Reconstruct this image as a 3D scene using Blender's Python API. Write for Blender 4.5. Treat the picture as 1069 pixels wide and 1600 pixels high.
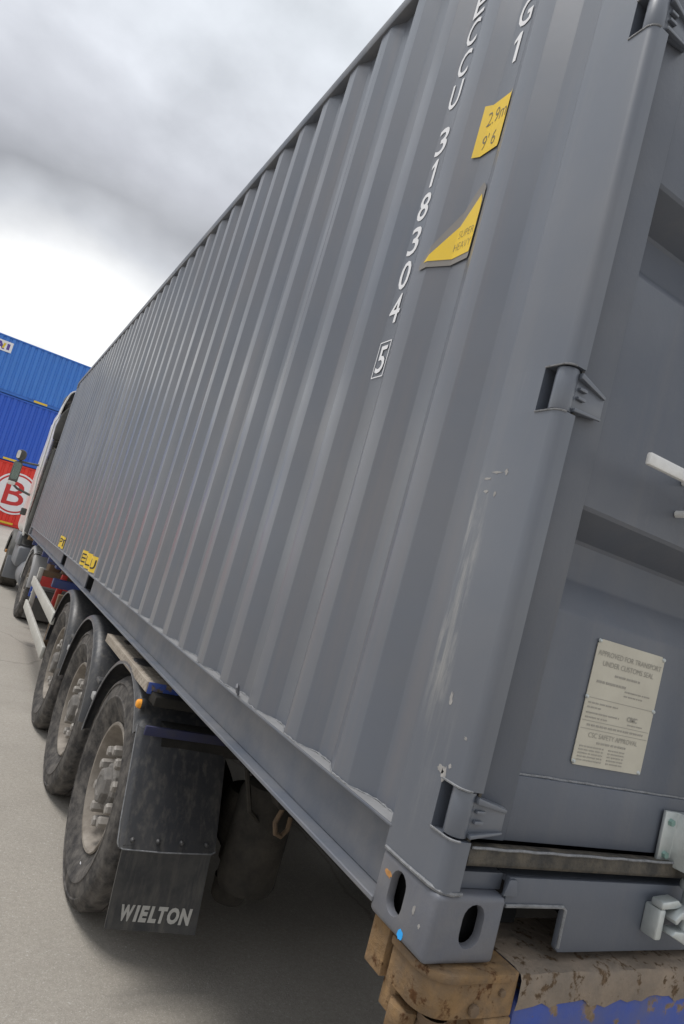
import bpy, bmesh, math, random
from mathutils import Matrix, Vector
random.seed(7)
R = math.radians
for o in list(bpy.data.objects):
    bpy.data.objects.remove(o)
scn = bpy.context.scene
C = scn.collection
GZ = -1.165                      # ground level; z = 0 is the underside of the container

# ------------------------------------------------------------------ camera
cam = bpy.data.cameras.new('camera')
cam.sensor_fit = 'VERTICAL'; cam.sensor_height = 36.0; cam.sensor_width = 24.0
cam.lens = 23.38
cam.clip_start = 0.02; cam.clip_end = 3000
camo = bpy.data.objects.new('camera', cam); C.objects.link(camo)
rx = Vector((0.84036, -0.47073, 0.26844)); dn = Vector((0.28913, -0.02972, -0.95683)); fw = Vector((0.45839, 0.88170, 0.11113))
fw.normalize(); rx = (rx - fw * rx.dot(fw)).normalized(); up = rx.cross(fw)
camo.matrix_world = Matrix(((rx.x, up.x, -fw.x, -0.842), (rx.y, up.y, -fw.y, -0.896), (rx.z, up.z, -fw.z, 0.5697), (0, 0, 0, 1)))
scn.camera = camo

# ------------------------------------------------------------------ sky and sun
SUN_AZ, SUN_EL = R(-62), R(68)          # azimuth from +y towards +x
w = bpy.data.worlds.new('World'); scn.world = w; w.use_nodes = True
nt = w.node_tree; nt.nodes.clear()
def N(t, typ, **kw):
    n = t.nodes.new(typ)
    for k, v in kw.items():
        if k in ('operation', 'blend_type', 'data_type', 'sky_type', 'sun_disc', 'sun_elevation', 'sun_rotation', 'noise_dimensions',
                 'feature', 'distance', 'clamp', 'wave_type', 'bands_direction', 'use_clamp', 'offset', 'offset_frequency', 'squash'):
            setattr(n, k, v)
        else:
            n.inputs[k.replace('_', ' ')].default_value = v
    return n
out = N(nt, 'ShaderNodeOutputWorld'); bg = N(nt, 'ShaderNodeBackground', Strength=0.1)
sky = N(nt, 'ShaderNodeTexSky', sky_type='NISHITA', sun_disc=False, sun_elevation=SUN_EL, sun_rotation=SUN_AZ)
tc = N(nt, 'ShaderNodeTexCoord'); sep = N(nt, 'ShaderNodeSeparateXYZ')
nt.links.new(tc.outputs['Generated'], sep.inputs[0])
n1 = N(nt, 'ShaderNodeTexNoise', Scale=2.4, Detail=4.0, Roughness=0.42)
mp = nt.nodes.new('ShaderNodeMapping'); mp.inputs['Scale'].default_value = (1, 1, 1.5); mp.inputs['Location'].default_value = (0.35, 0.2, 0.1)
nt.links.new(tc.outputs['Generated'], mp.inputs[0]); nt.links.new(mp.outputs[0], n1.inputs['Vector'])
# elevation (sine) plus a little noise drives the layers of cloud
ma = N(nt, 'ShaderNodeMath', operation='MULTIPLY_ADD'); ma.inputs[1].default_value = 0.40; ma.inputs[2].default_value = -0.20
nt.links.new(n1.outputs['Fac'], ma.inputs[0])
ad = N(nt, 'ShaderNodeMath', operation='ADD'); nt.links.new(sep.outputs['Z'], ad.inputs[0]); nt.links.new(ma.outputs[0], ad.inputs[1])
cr = nt.nodes.new('ShaderNodeValToRGB'); nt.links.new(ad.outputs[0], cr.inputs[0])
els = [(0.0, (0.70, 0.70, 0.69)), (0.262, (0.73, 0.73, 0.72)), (0.322, (0.42, 0.43, 0.45)), (0.37, (0.28, 0.285, 0.30)),
       (0.44, (0.37, 0.378, 0.405)), (0.53, (0.58, 0.60, 0.64)), (0.70, (0.50, 0.525, 0.555)), (1.0, (0.86, 0.885, 0.92))]
e = cr.color_ramp.elements
e[0].position, e[0].color = els[0][0], els[0][1] + (1,)
e[1].position, e[1].color = els[-1][0], els[-1][1] + (1,)
for p_, c_ in els[1:-1]:
    q = e.new(p_); q.color = c_ + (1,)
n2 = N(nt, 'ShaderNodeTexNoise', Scale=4.2, Detail=7.0, Roughness=0.52); nt.links.new(mp.outputs[0], n2.inputs['Vector'])
mr = nt.nodes.new('ShaderNodeMapRange'); mr.inputs[1].default_value = 0.3; mr.inputs[2].default_value = 0.7; mr.inputs[3].default_value = 7.9; mr.inputs[4].default_value = 12.1
nt.links.new(n2.outputs['Fac'], mr.inputs[0])
vm = N(nt, 'ShaderNodeVectorMath', operation='SCALE'); nt.links.new(cr.outputs[0], vm.inputs[0]); nt.links.new(mr.outputs[0], vm.inputs['Scale'])
mx = N(nt, 'ShaderNodeMix', data_type='RGBA'); mx.inputs['Factor'].default_value = 0.94
nt.links.new(sky.outputs[0], mx.inputs['A']); nt.links.new(vm.outputs[0], mx.inputs['B'])
nt.links.new(mx.outputs['Result'], bg.inputs['Color']); nt.links.new(bg.outputs[0], out.inputs[0])

sl = bpy.data.lights.new('sun', 'SUN'); sl.energy = 1.5; sl.angle = R(18); sl.color = (1.0, 0.97, 0.93)
so = bpy.data.objects.new('sun', sl); C.objects.link(so)
sd = Vector((math.sin(SUN_AZ) * math.cos(SUN_EL), math.cos(SUN_AZ) * math.cos(SUN_EL), math.sin(SUN_EL)))
so.rotation_euler = sd.to_track_quat('Z', 'Y').to_euler(); so.location = (0, 0, 30)

vs = scn.view_settings
vs.view_transform = 'Standard'; vs.look = 'None'; vs.gamma = 1.0; vs.exposure = 0.58; vs.use_curve_mapping = False
scn.render.engine = 'CYCLES'

# ------------------------------------------------------------------ materials
MATS = {}
def mat(name, col, rough=0.5, metal=0.0, dirt=None, dirt_amt=0.3, dscale=3.0, streak=0.0, streak_col=(0.2, 0.16, 0.12), bump=0.0, bscale=60.0,
        var=0.12, vscale=1.5, coat=0.0, spec=0.5, emit=None, emit_s=0.0, rust=None, rust_thr=0.6, rscale=8.0):
    if name in MATS: return MATS[name]
    m = bpy.data.materials.new(name); m.use_nodes = True; t = m.node_tree
    b = t.nodes['Principled BSDF']; L = t.links.new
    b.inputs['Roughness'].default_value = rough; b.inputs['Metallic'].default_value = metal
    b.inputs['Specular IOR Level'].default_value = spec
    if coat: b.inputs['Coat Weight'].default_value = coat; b.inputs['Coat Roughness'].default_value = 0.3; b.inputs['Coat IOR'].default_value = 1.6
    co = N(t, 'ShaderNodeTexCoord'); vec = co.outputs['Object']
    def noise(s, d=5.0, r=0.55, scale3=None):
        n = N(t, 'ShaderNodeTexNoise', Scale=s, Detail=d, Roughness=r)
        if scale3:
            mpn = t.nodes.new('ShaderNodeMapping'); mpn.inputs['Scale'].default_value = scale3
            L(vec, mpn.inputs[0]); L(mpn.outputs[0], n.inputs['Vector'])
        else: L(vec, n.inputs['Vector'])
        return n.outputs['Fac']
    def ramp(f, a, c, lo=0.0, hi=1.0):
        r = t.nodes.new('ShaderNodeMapRange'); r.inputs[1].default_value = a; r.inputs[2].default_value = c
        r.inputs[3].default_value = lo; r.inputs[4].default_value = hi; L(f, r.inputs[0]); return r.outputs[0]
    def mix(f, A, Bc):
        x = N(t, 'ShaderNodeMix', data_type='RGBA')
        if isinstance(f, float): x.inputs['Factor'].default_value = f
        else: L(f, x.inputs['Factor'])
        for s, v in (('A', A), ('B', Bc)):
            if isinstance(v, tuple): x.inputs[s].default_value = v + (1,)
            else: L(v, x.inputs[s])
        return x.outputs['Result']
    c = tuple(col)
    cur = mix(ramp(noise(vscale), 0.3, 0.7), tuple(v * (1 - var) for v in c), tuple(min(1, v * (1 + var)) for v in c))
    if streak:
        s = ramp(noise(1.0, 6, 0.6, (14, 14, 0.5) if streak < .45 else (44, 44, 0.8)), 0.52 if streak < .45 else .48, 0.8 if streak < .45 else .74, 0, streak)
        cur = mix(s, cur, streak_col)
    dm = None
    if dirt:
        dm = ramp(noise(dscale, 8, 0.65), 0.38, 0.68, 0, dirt_amt)
        cur = mix(dm, cur, tuple(dirt))
    rm = None
    if rust:
        rm = ramp(noise(rscale, 9, 0.65), rust_thr, rust_thr + 0.06)
        cur = mix(rm, cur, mix(ramp(noise(rscale * 4), 0.3, 0.7), tuple(rust), tuple(v * 0.45 for v in rust)))
    if hasattr(cur, 'is_linked'): L(cur, b.inputs['Base Color'])
    rr = ramp(noise(vscale * 3.1), 0.3, 0.7, max(0.05, rough - 0.09), min(1, rough + 0.09)); L(rr, b.inputs['Roughness'])
    if bump:
        bp = N(t, 'ShaderNodeBump', Strength=bump); bp.inputs['Distance'].default_value = 0.01
        L(noise(bscale, 5, 0.6), bp.inputs['Height']); L(bp.outputs[0], b.inputs['Normal'])
    if emit:
        b.inputs['Emission Color'].default_value = emit + (1,); b.inputs['Emission Strength'].default_value = emit_s
    MATS[name] = m; return m

def scratches(m, boxes, col):
    """worn paint: streaky scrape marks inside soft boxes given in the object's own coordinates"""
    t = m.node_tree; L = t.links.new; b = t.nodes['Principled BSDF']
    src = b.inputs['Base Color'].links[0].from_socket
    co = N(t, 'ShaderNodeTexCoord'); se = N(t, 'ShaderNodeSeparateXYZ'); L(co.outputs['Object'], se.inputs[0])
    for (y0, y1, z0, z1, sl_, amt, sy, sz) in boxes:
        def rng(sock, lo, hi, soft):
            a = t.nodes.new('ShaderNodeMapRange'); a.inputs[1].default_value = lo - soft; a.inputs[2].default_value = lo + soft; L(sock, a.inputs[0])
            c = t.nodes.new('ShaderNodeMapRange'); c.inputs[1].default_value = hi + soft; c.inputs[2].default_value = hi - soft; L(sock, c.inputs[0])
            mu = N(t, 'ShaderNodeMath', operation='MULTIPLY'); L(a.outputs[0], mu.inputs[0]); L(c.outputs[0], mu.inputs[1]); return mu.outputs[0]
        sh = N(t, 'ShaderNodeMath', operation='MULTIPLY_ADD'); L(se.outputs['Z'], sh.inputs[0]); sh.inputs[1].default_value = sl_; L(se.outputs['Y'], sh.inputs[2])
        my = rng(sh.outputs[0], y0, y1, 0.008); mz = rng(se.outputs['Z'], z0, z1, 0.05)
        mp_ = t.nodes.new('ShaderNodeMapping'); mp_.inputs['Scale'].default_value = (1, sy, sz); L(co.outputs['Object'], mp_.inputs[0])
        n = N(t, 'ShaderNodeTexNoise', Scale=1.0, Detail=8.0, Roughness=0.7); L(mp_.outputs[0], n.inputs['Vector'])
        th = t.nodes.new('ShaderNodeMapRange'); th.inputs[1].default_value = 0.47; th.inputs[2].default_value = 0.66; L(n.outputs['Fac'], th.inputs[0])
        k = N(t, 'ShaderNodeMath', operation='MULTIPLY'); L(my, k.inputs[0]); L(mz, k.inputs[1])
        k2 = N(t, 'ShaderNodeMath', operation='MULTIPLY'); L(k.outputs[0], k2.inputs[0]); L(th.outputs[0], k2.inputs[1])
        k3 = N(t, 'ShaderNodeMath', operation='MULTIPLY'); L(k2.outputs[0], k3.inputs[0]); k3.inputs[1].default_value = amt
        x = N(t, 'ShaderNodeMix', data_type='RGBA'); L(k3.outputs[0], x.inputs['Factor']); L(src, x.inputs['A']); x.inputs['B'].default_value = col + (1,)
        src = x.outputs['Result']
    L(src, b.inputs['Base Color'])

GREY = (0.098, 0.112, 0.140)
m_side = mat('container_paint_side', GREY, 0.40, dirt=(0.145, 0.135, 0.135), dirt_amt=0.36, dscale=1.6, streak=0.36, streak_col=(0.20, 0.165, 0.15), bump=0.02, bscale=40, coat=0.5, var=0.09, vscale=0.9, rust=(0.20, 0.12, 0.07), rust_thr=0.735, rscale=22)
m_post = mat('container_paint_post', GREY, 0.44, dirt=(0.19, 0.18, 0.17), dirt_amt=0.2, dscale=2.2, streak=0.14, streak_col=(0.24, 0.22, 0.20), bump=0.02, bscale=40, coat=0.6, var=0.07)
m_door = mat('container_paint_door', (0.088, 0.101, 0.128), 0.46, dirt=(0.19, 0.18, 0.17), dirt_amt=0.22, dscale=2.0, streak=0.2, streak_col=(0.2, 0.18, 0.165), bump=0.05, bscale=80, var=0.08)
m_rail = mat('container_paint_rail', GREY, 0.48, dirt=(0.24, 0.225, 0.21), dirt_amt=0.4, dscale=5, bump=0.06, bscale=70, var=0.1)
m_weld = mat('weld_paint', (0.20, 0.205, 0.215), 0.5, bump=0.6, bscale=140, var=0.25, vscale=60)
m_cast = mat('casting_paint', (0.112, 0.121, 0.147), 0.5, dirt=(0.20, 0.185, 0.17), dirt_amt=0.4, dscale=9, bump=0.12, bscale=45, var=0.1, rust=(0.30, 0.17, 0.08), rust_thr=0.72, rscale=14)
m_white = mat('white_lettering', (0.78, 0.78, 0.80), 0.5, var=0.04)
m_yellow = mat('yellow_sticker', (0.78, 0.53, 0.028), 0.45, var=0.05, dirt=(0.5, 0.38, 0.1), dirt_amt=0.2, dscale=20)
m_black = mat('black_print', (0.016, 0.016, 0.018), 0.5)
m_greyp = mat('faded_grey_print', (0.16, 0.14, 0.09), 0.5)
m_border = mat('sticker_border', (0.22, 0.205, 0.19), 0.6)
m_gasket = mat('door_gasket_rubber', (0.030, 0.028, 0.025), 0.7, dirt=(0.15, 0.125, 0.09), dirt_amt=0.6, dscale=26, bump=0.3, bscale=120)
m_dark = mat('hole_shade_and_floor_black', (0.012, 0.012, 0.013), 0.9)  # near-black stands in for shade in holes and pockets; also the floor colour
m_plate = mat('data_plate_metal', (0.50, 0.475, 0.40), 0.5, metal=0.15, dirt=(0.33, 0.30, 0.25), dirt_amt=0.3, dscale=14, var=0.05)
m_plateink = mat('data_plate_ink', (0.29, 0.275, 0.24), 0.6)
m_galv = mat('galvanised_steel', (0.50, 0.53, 0.53), 0.42, metal=0.55, dirt=(0.34, 0.38, 0.36), dirt_amt=0.35, dscale=22, bump=0.1, bscale=80, var=0.12, vscale=14)
m_bolt = mat('galvanised_bolt', (0.26, 0.40, 0.36), 0.5, metal=0.4, var=0.2, vscale=40)
m_zinc = mat('white_zinc_handle', (0.70, 0.70, 0.69), 0.45, metal=0.1, dirt=(0.42, 0.40, 0.38), dirt_amt=0.3, dscale=24, bump=0.2, bscale=60)
m_bluepaint = mat('sky_blue_paint_spot', (0.02, 0.36, 0.85), 0.5, var=0.03)
m_chip = mat('bare_paint_chip', (0.30, 0.29, 0.28), 0.6, var=0.2, vscale=50)
m_orust = mat('orange_rust_spot', (0.45, 0.22, 0.07), 0.8, var=0.3, vscale=60)
m_trail = mat('trailer_blue_paint', (0.028, 0.058, 0.25), 0.5, dirt=(0.10, 0.09, 0.08), dirt_amt=0.65, dscale=4, rust=(0.20, 0.125, 0.065), rust_thr=0.62, rscale=7, bump=0.15, bscale=50)
m_beam = mat('rear_beam_blue', (0.030, 0.066, 0.30), 0.5, dirt=(0.11, 0.10, 0.09), dirt_amt=0.5, dscale=9, bump=0.1, bscale=60, rust=(0.24, 0.16, 0.09), rust_thr=0.57, rscale=22)
m_lock = mat('rusty_yellow_twistlock', (0.245, 0.155, 0.078), 0.9, dirt=(0.13, 0.10, 0.075), dirt_amt=0.9, dscale=13, rust=(0.15, 0.075, 0.035), rust_thr=0.55, rscale=24, bump=0.6, bscale=42, spec=0.15, var=.35, vscale=9)
m_tyre = mat('tyre_rubber', (0.036, 0.034, 0.034), 0.8, dirt=(0.20, 0.182, 0.162), dirt_amt=0.58, dscale=16, bump=0.25, bscale=70, spec=0.3)
m_tread = mat('tyre_tread_dusty', (0.062, 0.058, 0.052), 0.9, dirt=(0.20, 0.18, 0.155), dirt_amt=0.75, dscale=7, bump=0.5, bscale=60, spec=0.2)
m_rim = mat('dusty_silver_rim', (0.27, 0.24, 0.205), 0.7, metal=0.1, dirt=(0.12, 0.10, 0.08), dirt_amt=0.8, dscale=9, bump=0.25, bscale=80)
m_nut = mat('dusty_nut_cap', (0.30, 0.28, 0.255), 0.6, metal=0.1, dirt=(0.20, 0.18, 0.16), dirt_amt=0.6, dscale=30, bump=0.2, bscale=120)
m_fend = mat('dusty_black_plastic', (0.036, 0.038, 0.044), 0.45, dirt=(0.095, 0.09, 0.083), dirt_amt=0.4, dscale=3.5, streak=0.5, streak_col=(0.17, 0.157, 0.135), bump=0.12, bscale=60)
m_flap = mat('mudflap_rubber', (0.036, 0.037, 0.040), 0.5, dirt=(0.10, 0.095, 0.085), dirt_amt=0.5, dscale=12, streak=0.5, streak_col=(0.15, 0.14, 0.122), bump=0.12, bscale=60)
m_flaptext = mat('mudflap_white_print', (0.50, 0.49, 0.46), 0.7, dirt=(0.26, 0.25, 0.23), dirt_amt=0.4, dscale=40)
m_check = mat('checker_plate', (0.36, 0.315, 0.26), 0.75, dirt=(0.22, 0.18, 0.14), dirt_amt=0.7, dscale=11, bump=0.3, bscale=60)
m_checkblue = mat('checker_plate_blue_edge', (0.035, 0.075, 0.32), 0.55, rust=(0.22, 0.17, 0.12), rust_thr=0.52, rscale=26, bump=0.2, bscale=50)
m_amber = mat('amber_lens', (0.85, 0.34, 0.025), 0.25, var=0.05)
m_chas = mat('dirty_chassis', (0.018, 0.0175, 0.017), 0.9, dirt=(0.045, 0.04, 0.034), dirt_amt=0.7, dscale=5, bump=0.3, bscale=40, spec=0.2)
m_bag = mat('dusty_air_spring', (0.030, 0.028, 0.025), 0.9, dirt=(0.075, 0.066, 0.055), dirt_amt=0.7, dscale=7, bump=0.3, bscale=70, spec=0.2)
m_alu = mat('side_guard_aluminium', (0.50, 0.49, 0.45), 0.5, metal=0.15, dirt=(0.36, 0.34, 0.30), dirt_amt=0.4, dscale=5, bump=0.05)
m_red = mat('red_painted_steel', (0.55, 0.035, 0.03), 0.45, dirt=(0.25, 0.05, 0.04), dirt_amt=0.3, dscale=9)
m_redlamp = mat('lit_tail_lamp', (0.8, 0.02, 0.015), 0.3, emit=(1.0, 0.03, 0.02), emit_s=1.6)
m_brownrust = mat('rusty_brown_steel', (0.165, 0.110, 0.065), 0.85, dirt=(0.085, 0.065, 0.05), dirt_amt=0.6, dscale=12, bump=0.4, bscale=50)
m_cab = mat('cab_white_paint', (0.74, 0.72, 0.69), 0.35, dirt=(0.42, 0.40, 0.36), dirt_amt=0.4, dscale=2.5, coat=0.3, var=0.04)
m_cabgrey = mat('cab_grey_plastic', (0.155, 0.165, 0.185), 0.55, dirt=(0.22, 0.21, 0.19), dirt_amt=0.4, dscale=4)
m_cabdark = mat('cab_dark_plastic', (0.055, 0.055, 0.052), 0.6, dirt=(0.17, 0.16, 0.14), dirt_amt=0.45, dscale=5)
m_tfend = mat('truck_fender_plastic', (0.34, 0.34, 0.345), 0.55, dirt=(0.30, 0.29, 0.27), dirt_amt=0.5, dscale=6, bump=0.05)
m_mirror = mat('mirror_glass', (0.35, 0.42, 0.36), 0.08, metal=0.9, var=0.02)
m_logo = mat('blue_badge', (0.02, 0.07, 0.36), 0.4)
m_ground = None

# ------------------------------------------------------------------ mesh helpers
WLOC = {}
def reg(o, loc): WLOC[o.name] = Vector(loc); return o
def empty(name, loc, label, cat, group=None):
    o = bpy.data.objects.new(name, None); C.objects.link(o); o.location = loc; o.empty_display_size = 0.2
    o['label'] = label; o['category'] = cat
    if group: o['group'] = group
    return reg(o, loc)
def inst(name, me, parent, loc, rot=(0, 0, 0), scale=(1, 1, 1)):
    o = bpy.data.objects.new(name, me); C.objects.link(o); o.parent = parent
    pl = WLOC[parent.name] if parent else Vector((0, 0, 0))
    o.location = Vector(loc) - pl; o.rotation_euler = rot; o.scale = scale
    return reg(o, loc)
class MB:
    def __init__(s): s.v = []; s.f = []
    def add(s, vs_, fs):
        b = len(s.v); s.v += [tuple(p) for p in vs_]; s.f += [tuple(b + i for i in f) for f in fs]; return s
    def box(s, x0, x1, y0, y1, z0, z1):
        return s.add([(x0, y0, z0), (x1, y0, z0), (x1, y1, z0), (x0, y1, z0), (x0, y0, z1), (x1, y0, z1), (x1, y1, z1), (x0, y1, z1)],
                     [(0, 3, 2, 1), (4, 5, 6, 7), (0, 1, 5, 4), (1, 2, 6, 5), (2, 3, 7, 6), (3, 0, 4, 7)])
    def prism(s, poly, ax, a0, a1):
        n = len(poly)
        def P(q, a): return {'x': (a, q[0], q[1]), 'y': (q[0], a, q[1]), 'z': (q[0], q[1], a)}[ax]
        return s.add([P(q, a0) for q in poly] + [P(q, a1) for q in poly],
                     [tuple(range(n)), tuple(range(2 * n - 1, n - 1, -1))] + [(i, (i + 1) % n, n + (i + 1) % n, n + i) for i in range(n)])
    def cyl(s, p0, p1, r0, r1=None, n=16, cap=True):
        r1 = r0 if r1 is None else r1
        p0 = Vector(p0); p1 = Vector(p1); d = (p1 - p0).normalized()
        a = d.orthogonal().normalized(); b = d.cross(a)
        vs_ = []
        for p, r in ((p0, r0), (p1, r1)):
            vs_ += [p + (a * math.cos(2 * math.pi * i / n) + b * math.sin(2 * math.pi * i / n)) * r for i in range(n)]
        fs = [(i, (i + 1) % n, n + (i + 1) % n, n + i) for i in range(n)]
        if cap: fs += [tuple(range(n - 1, -1, -1)), tuple(range(n, 2 * n))]
        return s.add(vs_, fs)
    def tube(s, pts, r, n=8, closed=False):
        pts = [Vector(p) for p in pts]; k = len(pts); rings = []
        ref = None
        for i, p in enumerate(pts):
            a = pts[(i - 1) % k] if (i > 0 or closed) else p
            b = pts[(i + 1) % k] if (i < k - 1 or closed) else p
            d = (b - a).normalized()
            if ref is None: ref = d.orthogonal().normalized()
            ref = (ref - d * ref.dot(d)).normalized(); q = d.cross(ref)
            rr = r[i] if isinstance(r, (list, tuple)) else r
            rings.append([p + (ref * math.cos(2 * math.pi * j / n) + q * math.sin(2 * math.pi * j / n)) * rr for j in range(n)])
        vs_ = [p for g in rings for p in g]; fs = []
        for i in range(k if closed else k - 1):
            for j in range(n):
                A = i * n + j; B = i * n + (j + 1) % n; i2 = (i + 1) % k
                fs.append((A, B, i2 * n + (j + 1) % n, i2 * n + j))
        if not closed: fs += [tuple(range(n - 1, -1, -1)), tuple((k - 1) * n + j for j in range(n))]
        return s.add(vs_, fs)
    def lathe(s, prof, c=(0, 0, 0), n=48, ax='x', a0=0.0, a1=2 * math.pi):
        """prof: (along axis, radius)"""
        full = abs(a1 - a0 - 2 * math.pi) < 1e-6; m = n if full else n + 1; k = len(prof); vs_ = []
        for i in range(m):
            t = a0 + (a1 - a0) * i / n; cs, sn = math.cos(t), math.sin(t)
            for (a, r) in prof:
                p = {'x': (a, r * cs, r * sn), 'y': (r * cs, a, r * sn), 'z': (r * cs, r * sn, a)}[ax]
                vs_.append((c[0] + p[0], c[1] + p[1], c[2] + p[2]))
        fs = []
        for i in range(n):
            i2 = (i + 1) % m
            for j in range(k - 1): fs.append((i * k + j, i * k + j + 1, i2 * k + j + 1, i2 * k + j))
        return s.add(vs_, fs)
    def mesh(s, name, material, bevel=0.0, seg=2, ang=32, origin=(0, 0, 0), recalc=True, tri=False):
        bm = bmesh.new(); o = Vector(origin)
        vv = [bm.verts.new(Vector(p) - o) for p in s.v]
        for f in s.f:
            try: bm.faces.new([vv[i] for i in f])
            except ValueError: pass
        if recalc: bmesh.ops.recalc_face_normals(bm, faces=bm.faces)
        if bevel:
            es = [e_ for e_ in bm.edges if len(e_.link_faces) == 2 and e_.calc_face_angle(0) > R(30)]
            bmesh.ops.bevel(bm, geom=es, offset=bevel, segments=seg, profile=0.5, affect='EDGES', clamp_overlap=True)
        me = bpy.data.meshes.new(name); bm.to_mesh(me); bm.free()
        me.materials.append(material)
        for p in me.polygons: p.use_smooth = True
        me.set_sharp_from_angle(angle=R(ang))
        return me
    def build(s, name, material, parent=None, **kw):
        pl = WLOC[parent.name] if parent else Vector((0, 0, 0))
        me = s.mesh(name, material, origin=pl, **kw)
        o = bpy.data.objects.new(name, me); C.objects.link(o)
        if parent: o.parent = parent
        return reg(o, pl)
def thing_mesh(o, label, cat, group=None):
    o['label'] = label; o['category'] = cat
    if group: o['group'] = group
    return o

def glyphs(body, size, weight=0.0, shear=0.0, sx=1.0):
    """flat outline of text as (verts2d, faces), centred on its own bounding box"""
    cu = bpy.data.curves.new('lettering', 'FONT'); cu.body = body; cu.size = size; cu.offset = weight; cu.shear = shear
    cu.align_x = 'CENTER'; cu.resolution_u = 3; cu.fill_mode = 'FRONT'
    ob = bpy.data.objects.new('lettering_tmp', cu); C.objects.link(ob)
    dg = bpy.context.evaluated_depsgraph_get(); dg.update()
    me = bpy.data.meshes.new_from_object(ob.evaluated_get(dg))
    vs_ = [(v.co.x, v.co.y) for v in me.vertices]; fs = [tuple(p.vertices) for p in me.polygons]
    bpy.data.objects.remove(ob); bpy.data.curves.remove(cu); bpy.data.meshes.remove(me)
    if not vs_: return [], []
    x0 = min(p[0] for p in vs_); x1 = max(p[0] for p in vs_); y0 = min(p[1] for p in vs_); y1 = max(p[1] for p in vs_)
    return [((p[0] - (x0 + x1) / 2) * sx, p[1] - (y0 + y1) / 2) for p in vs_], fs
def rounded(x0, x1, y0, y1, r, n=5):
    pts = []
    for (cx, cy, a) in ((x1 - r, y1 - r, 0), (x0 + r, y1 - r, 90), (x0 + r, y0 + r, 180), (x1 - r, y0 + r, 270)):
        for i in range(n + 1):
            t = R(a + 90 * i / n); pts.append((cx + r * math.cos(t), cy + r * math.sin(t)))
    return pts

# ------------------------------------------------------------------ ground
def ground_material():
    m = bpy.data.materials.new('concrete_yard'); m.use_nodes = True; t = m.node_tree; L = t.links.new; b = t.nodes['Principled BSDF']
    co = N(t, 'ShaderNodeTexCoord'); v = co.outputs['Object']
    def noise(s, d=6, r=0.6):
        n = N(t, 'ShaderNodeTexNoise', Scale=s, Detail=float(d), Roughness=r); L(v, n.inputs['Vector']); return n.outputs['Fac']
    def ramp(f, a, c, lo=0.0, hi=1.0):
        r = t.nodes.new('ShaderNodeMapRange'); r.inputs[1].default_value = a; r.inputs[2].default_value = c
        r.inputs[3].default_value = lo; r.inputs[4].default_value = hi; L(f, r.inputs[0]); return r.outputs[0]
    def mix(f, A, Bc):
        x = N(t, 'ShaderNodeMix', data_type='RGBA'); L(f, x.inputs['Factor'])
        for s, q in (('A', A), ('B', Bc)):
            if isinstance(q, tuple): x.inputs[s].default_value = q + (1,)
            else: L(q, x.inputs[s])
        return x.outputs['Result']
    c = mix(ramp(noise(0.35), 0.35, 0.65), (0.325, 0.298, 0.258), (0.375, 0.347, 0.306))
    c = mix(ramp(noise(3.0, 8, 0.7), 0.45, 0.7, 0, 0.5), c, (0.27, 0.247, 0.215))
    c = mix(ramp(noise(140, 3, 0.6), 0.56, 0.70, 0, 0.65), c, (0.19, 0.172, 0.152))
    c = mix(ramp(noise(95, 3, 0.6), 0.62, 0.72, 0, 0.6), c, (0.58, 0.56, 0.53))
    c = mix(ramp(noise(1.1, 7, 0.7), 0.60, 0.70, 0, 0.35), c, (0.24, 0.22, 0.195))
    c = mix(ramp(noise(48, 4, 0.65), 0.40, 0.64, 0, 0.42), c, (0.24, 0.218, 0.19))
    c = mix(ramp(noise(240, 2, 0.5), 0.60, 0.72, 0, 0.6), c, (0.52, 0.50, 0.46))
    vo = N(t, 'ShaderNodeTexVoronoi', feature='DISTANCE_TO_EDGE', Scale=0.16)
    dv = N(t, 'ShaderNodeTexNoise', Scale=1.3, Detail=5.0); L(v, dv.inputs['Vector'])
    dvm = N(t, 'ShaderNodeMix', data_type='RGBA'); dvm.inputs['Factor'].default_value = 0.35; L(v, dvm.inputs['A']); L(dv.outputs['Color'], dvm.inputs['B'])
    L(dvm.outputs['Result'], vo.inputs['Vector'])
    c = mix(ramp(vo.outputs['Distance'], 0.0, 0.0022, 0.45, 0.0), c, (0.12, 0.105, 0.09))
    c = mix(ramp(noise(0.8, 5, 0.6), 0.62, 0.74, 0, 0.45), c, (0.20, 0.18, 0.155))
    br = t.nodes.new('ShaderNodeTexBrick'); br.offset = 0.0; br.squash = 1.0
    br.inputs['Scale'].default_value = 1.0; br.inputs['Mortar Size'].default_value = 0.008; br.inputs['Mortar Smooth'].default_value = 0.3
    br.inputs['Brick Width'].default_value = 8.0; br.inputs['Row Height'].default_value = 12.0
    mp_ = t.nodes.new('ShaderNodeMapping'); mp_.inputs['Location'].default_value = (-3.0, 1.0, 0); L(v, mp_.inputs[0]); L(mp_.outputs[0], br.inputs['Vector'])
    c = mix(ramp(br.outputs['Fac'], 0, 1, 0, 0.6), c, (0.09, 0.082, 0.075))
    L(c, b.inputs['Base Color']); b.inputs['Roughness'].default_value = 0.85; b.inputs['Specular IOR Level'].default_value = 0.3
    bp = N(t, 'ShaderNodeBump', Strength=0.5); bp.inputs['Distance'].default_value = 0.006
    a = N(t, 'ShaderNodeMath', operation='SUBTRACT'); L(noise(110, 5, 0.7), a.inputs[0]); L(br.outputs['Fac'], a.inputs[1])
    L(a.outputs[0], bp.inputs['Height']); L(bp.outputs[0], b.inputs['Normal'])
    return m
m_ground = ground_material()
STY = 33.6; STZ = -0.81          # the yard rises gently towards the stacked containers
g = MB(); xs = [-900, -200, -60, -30, -12, -5, 0, 5, 12, 30, 60, 200, 900]
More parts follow.
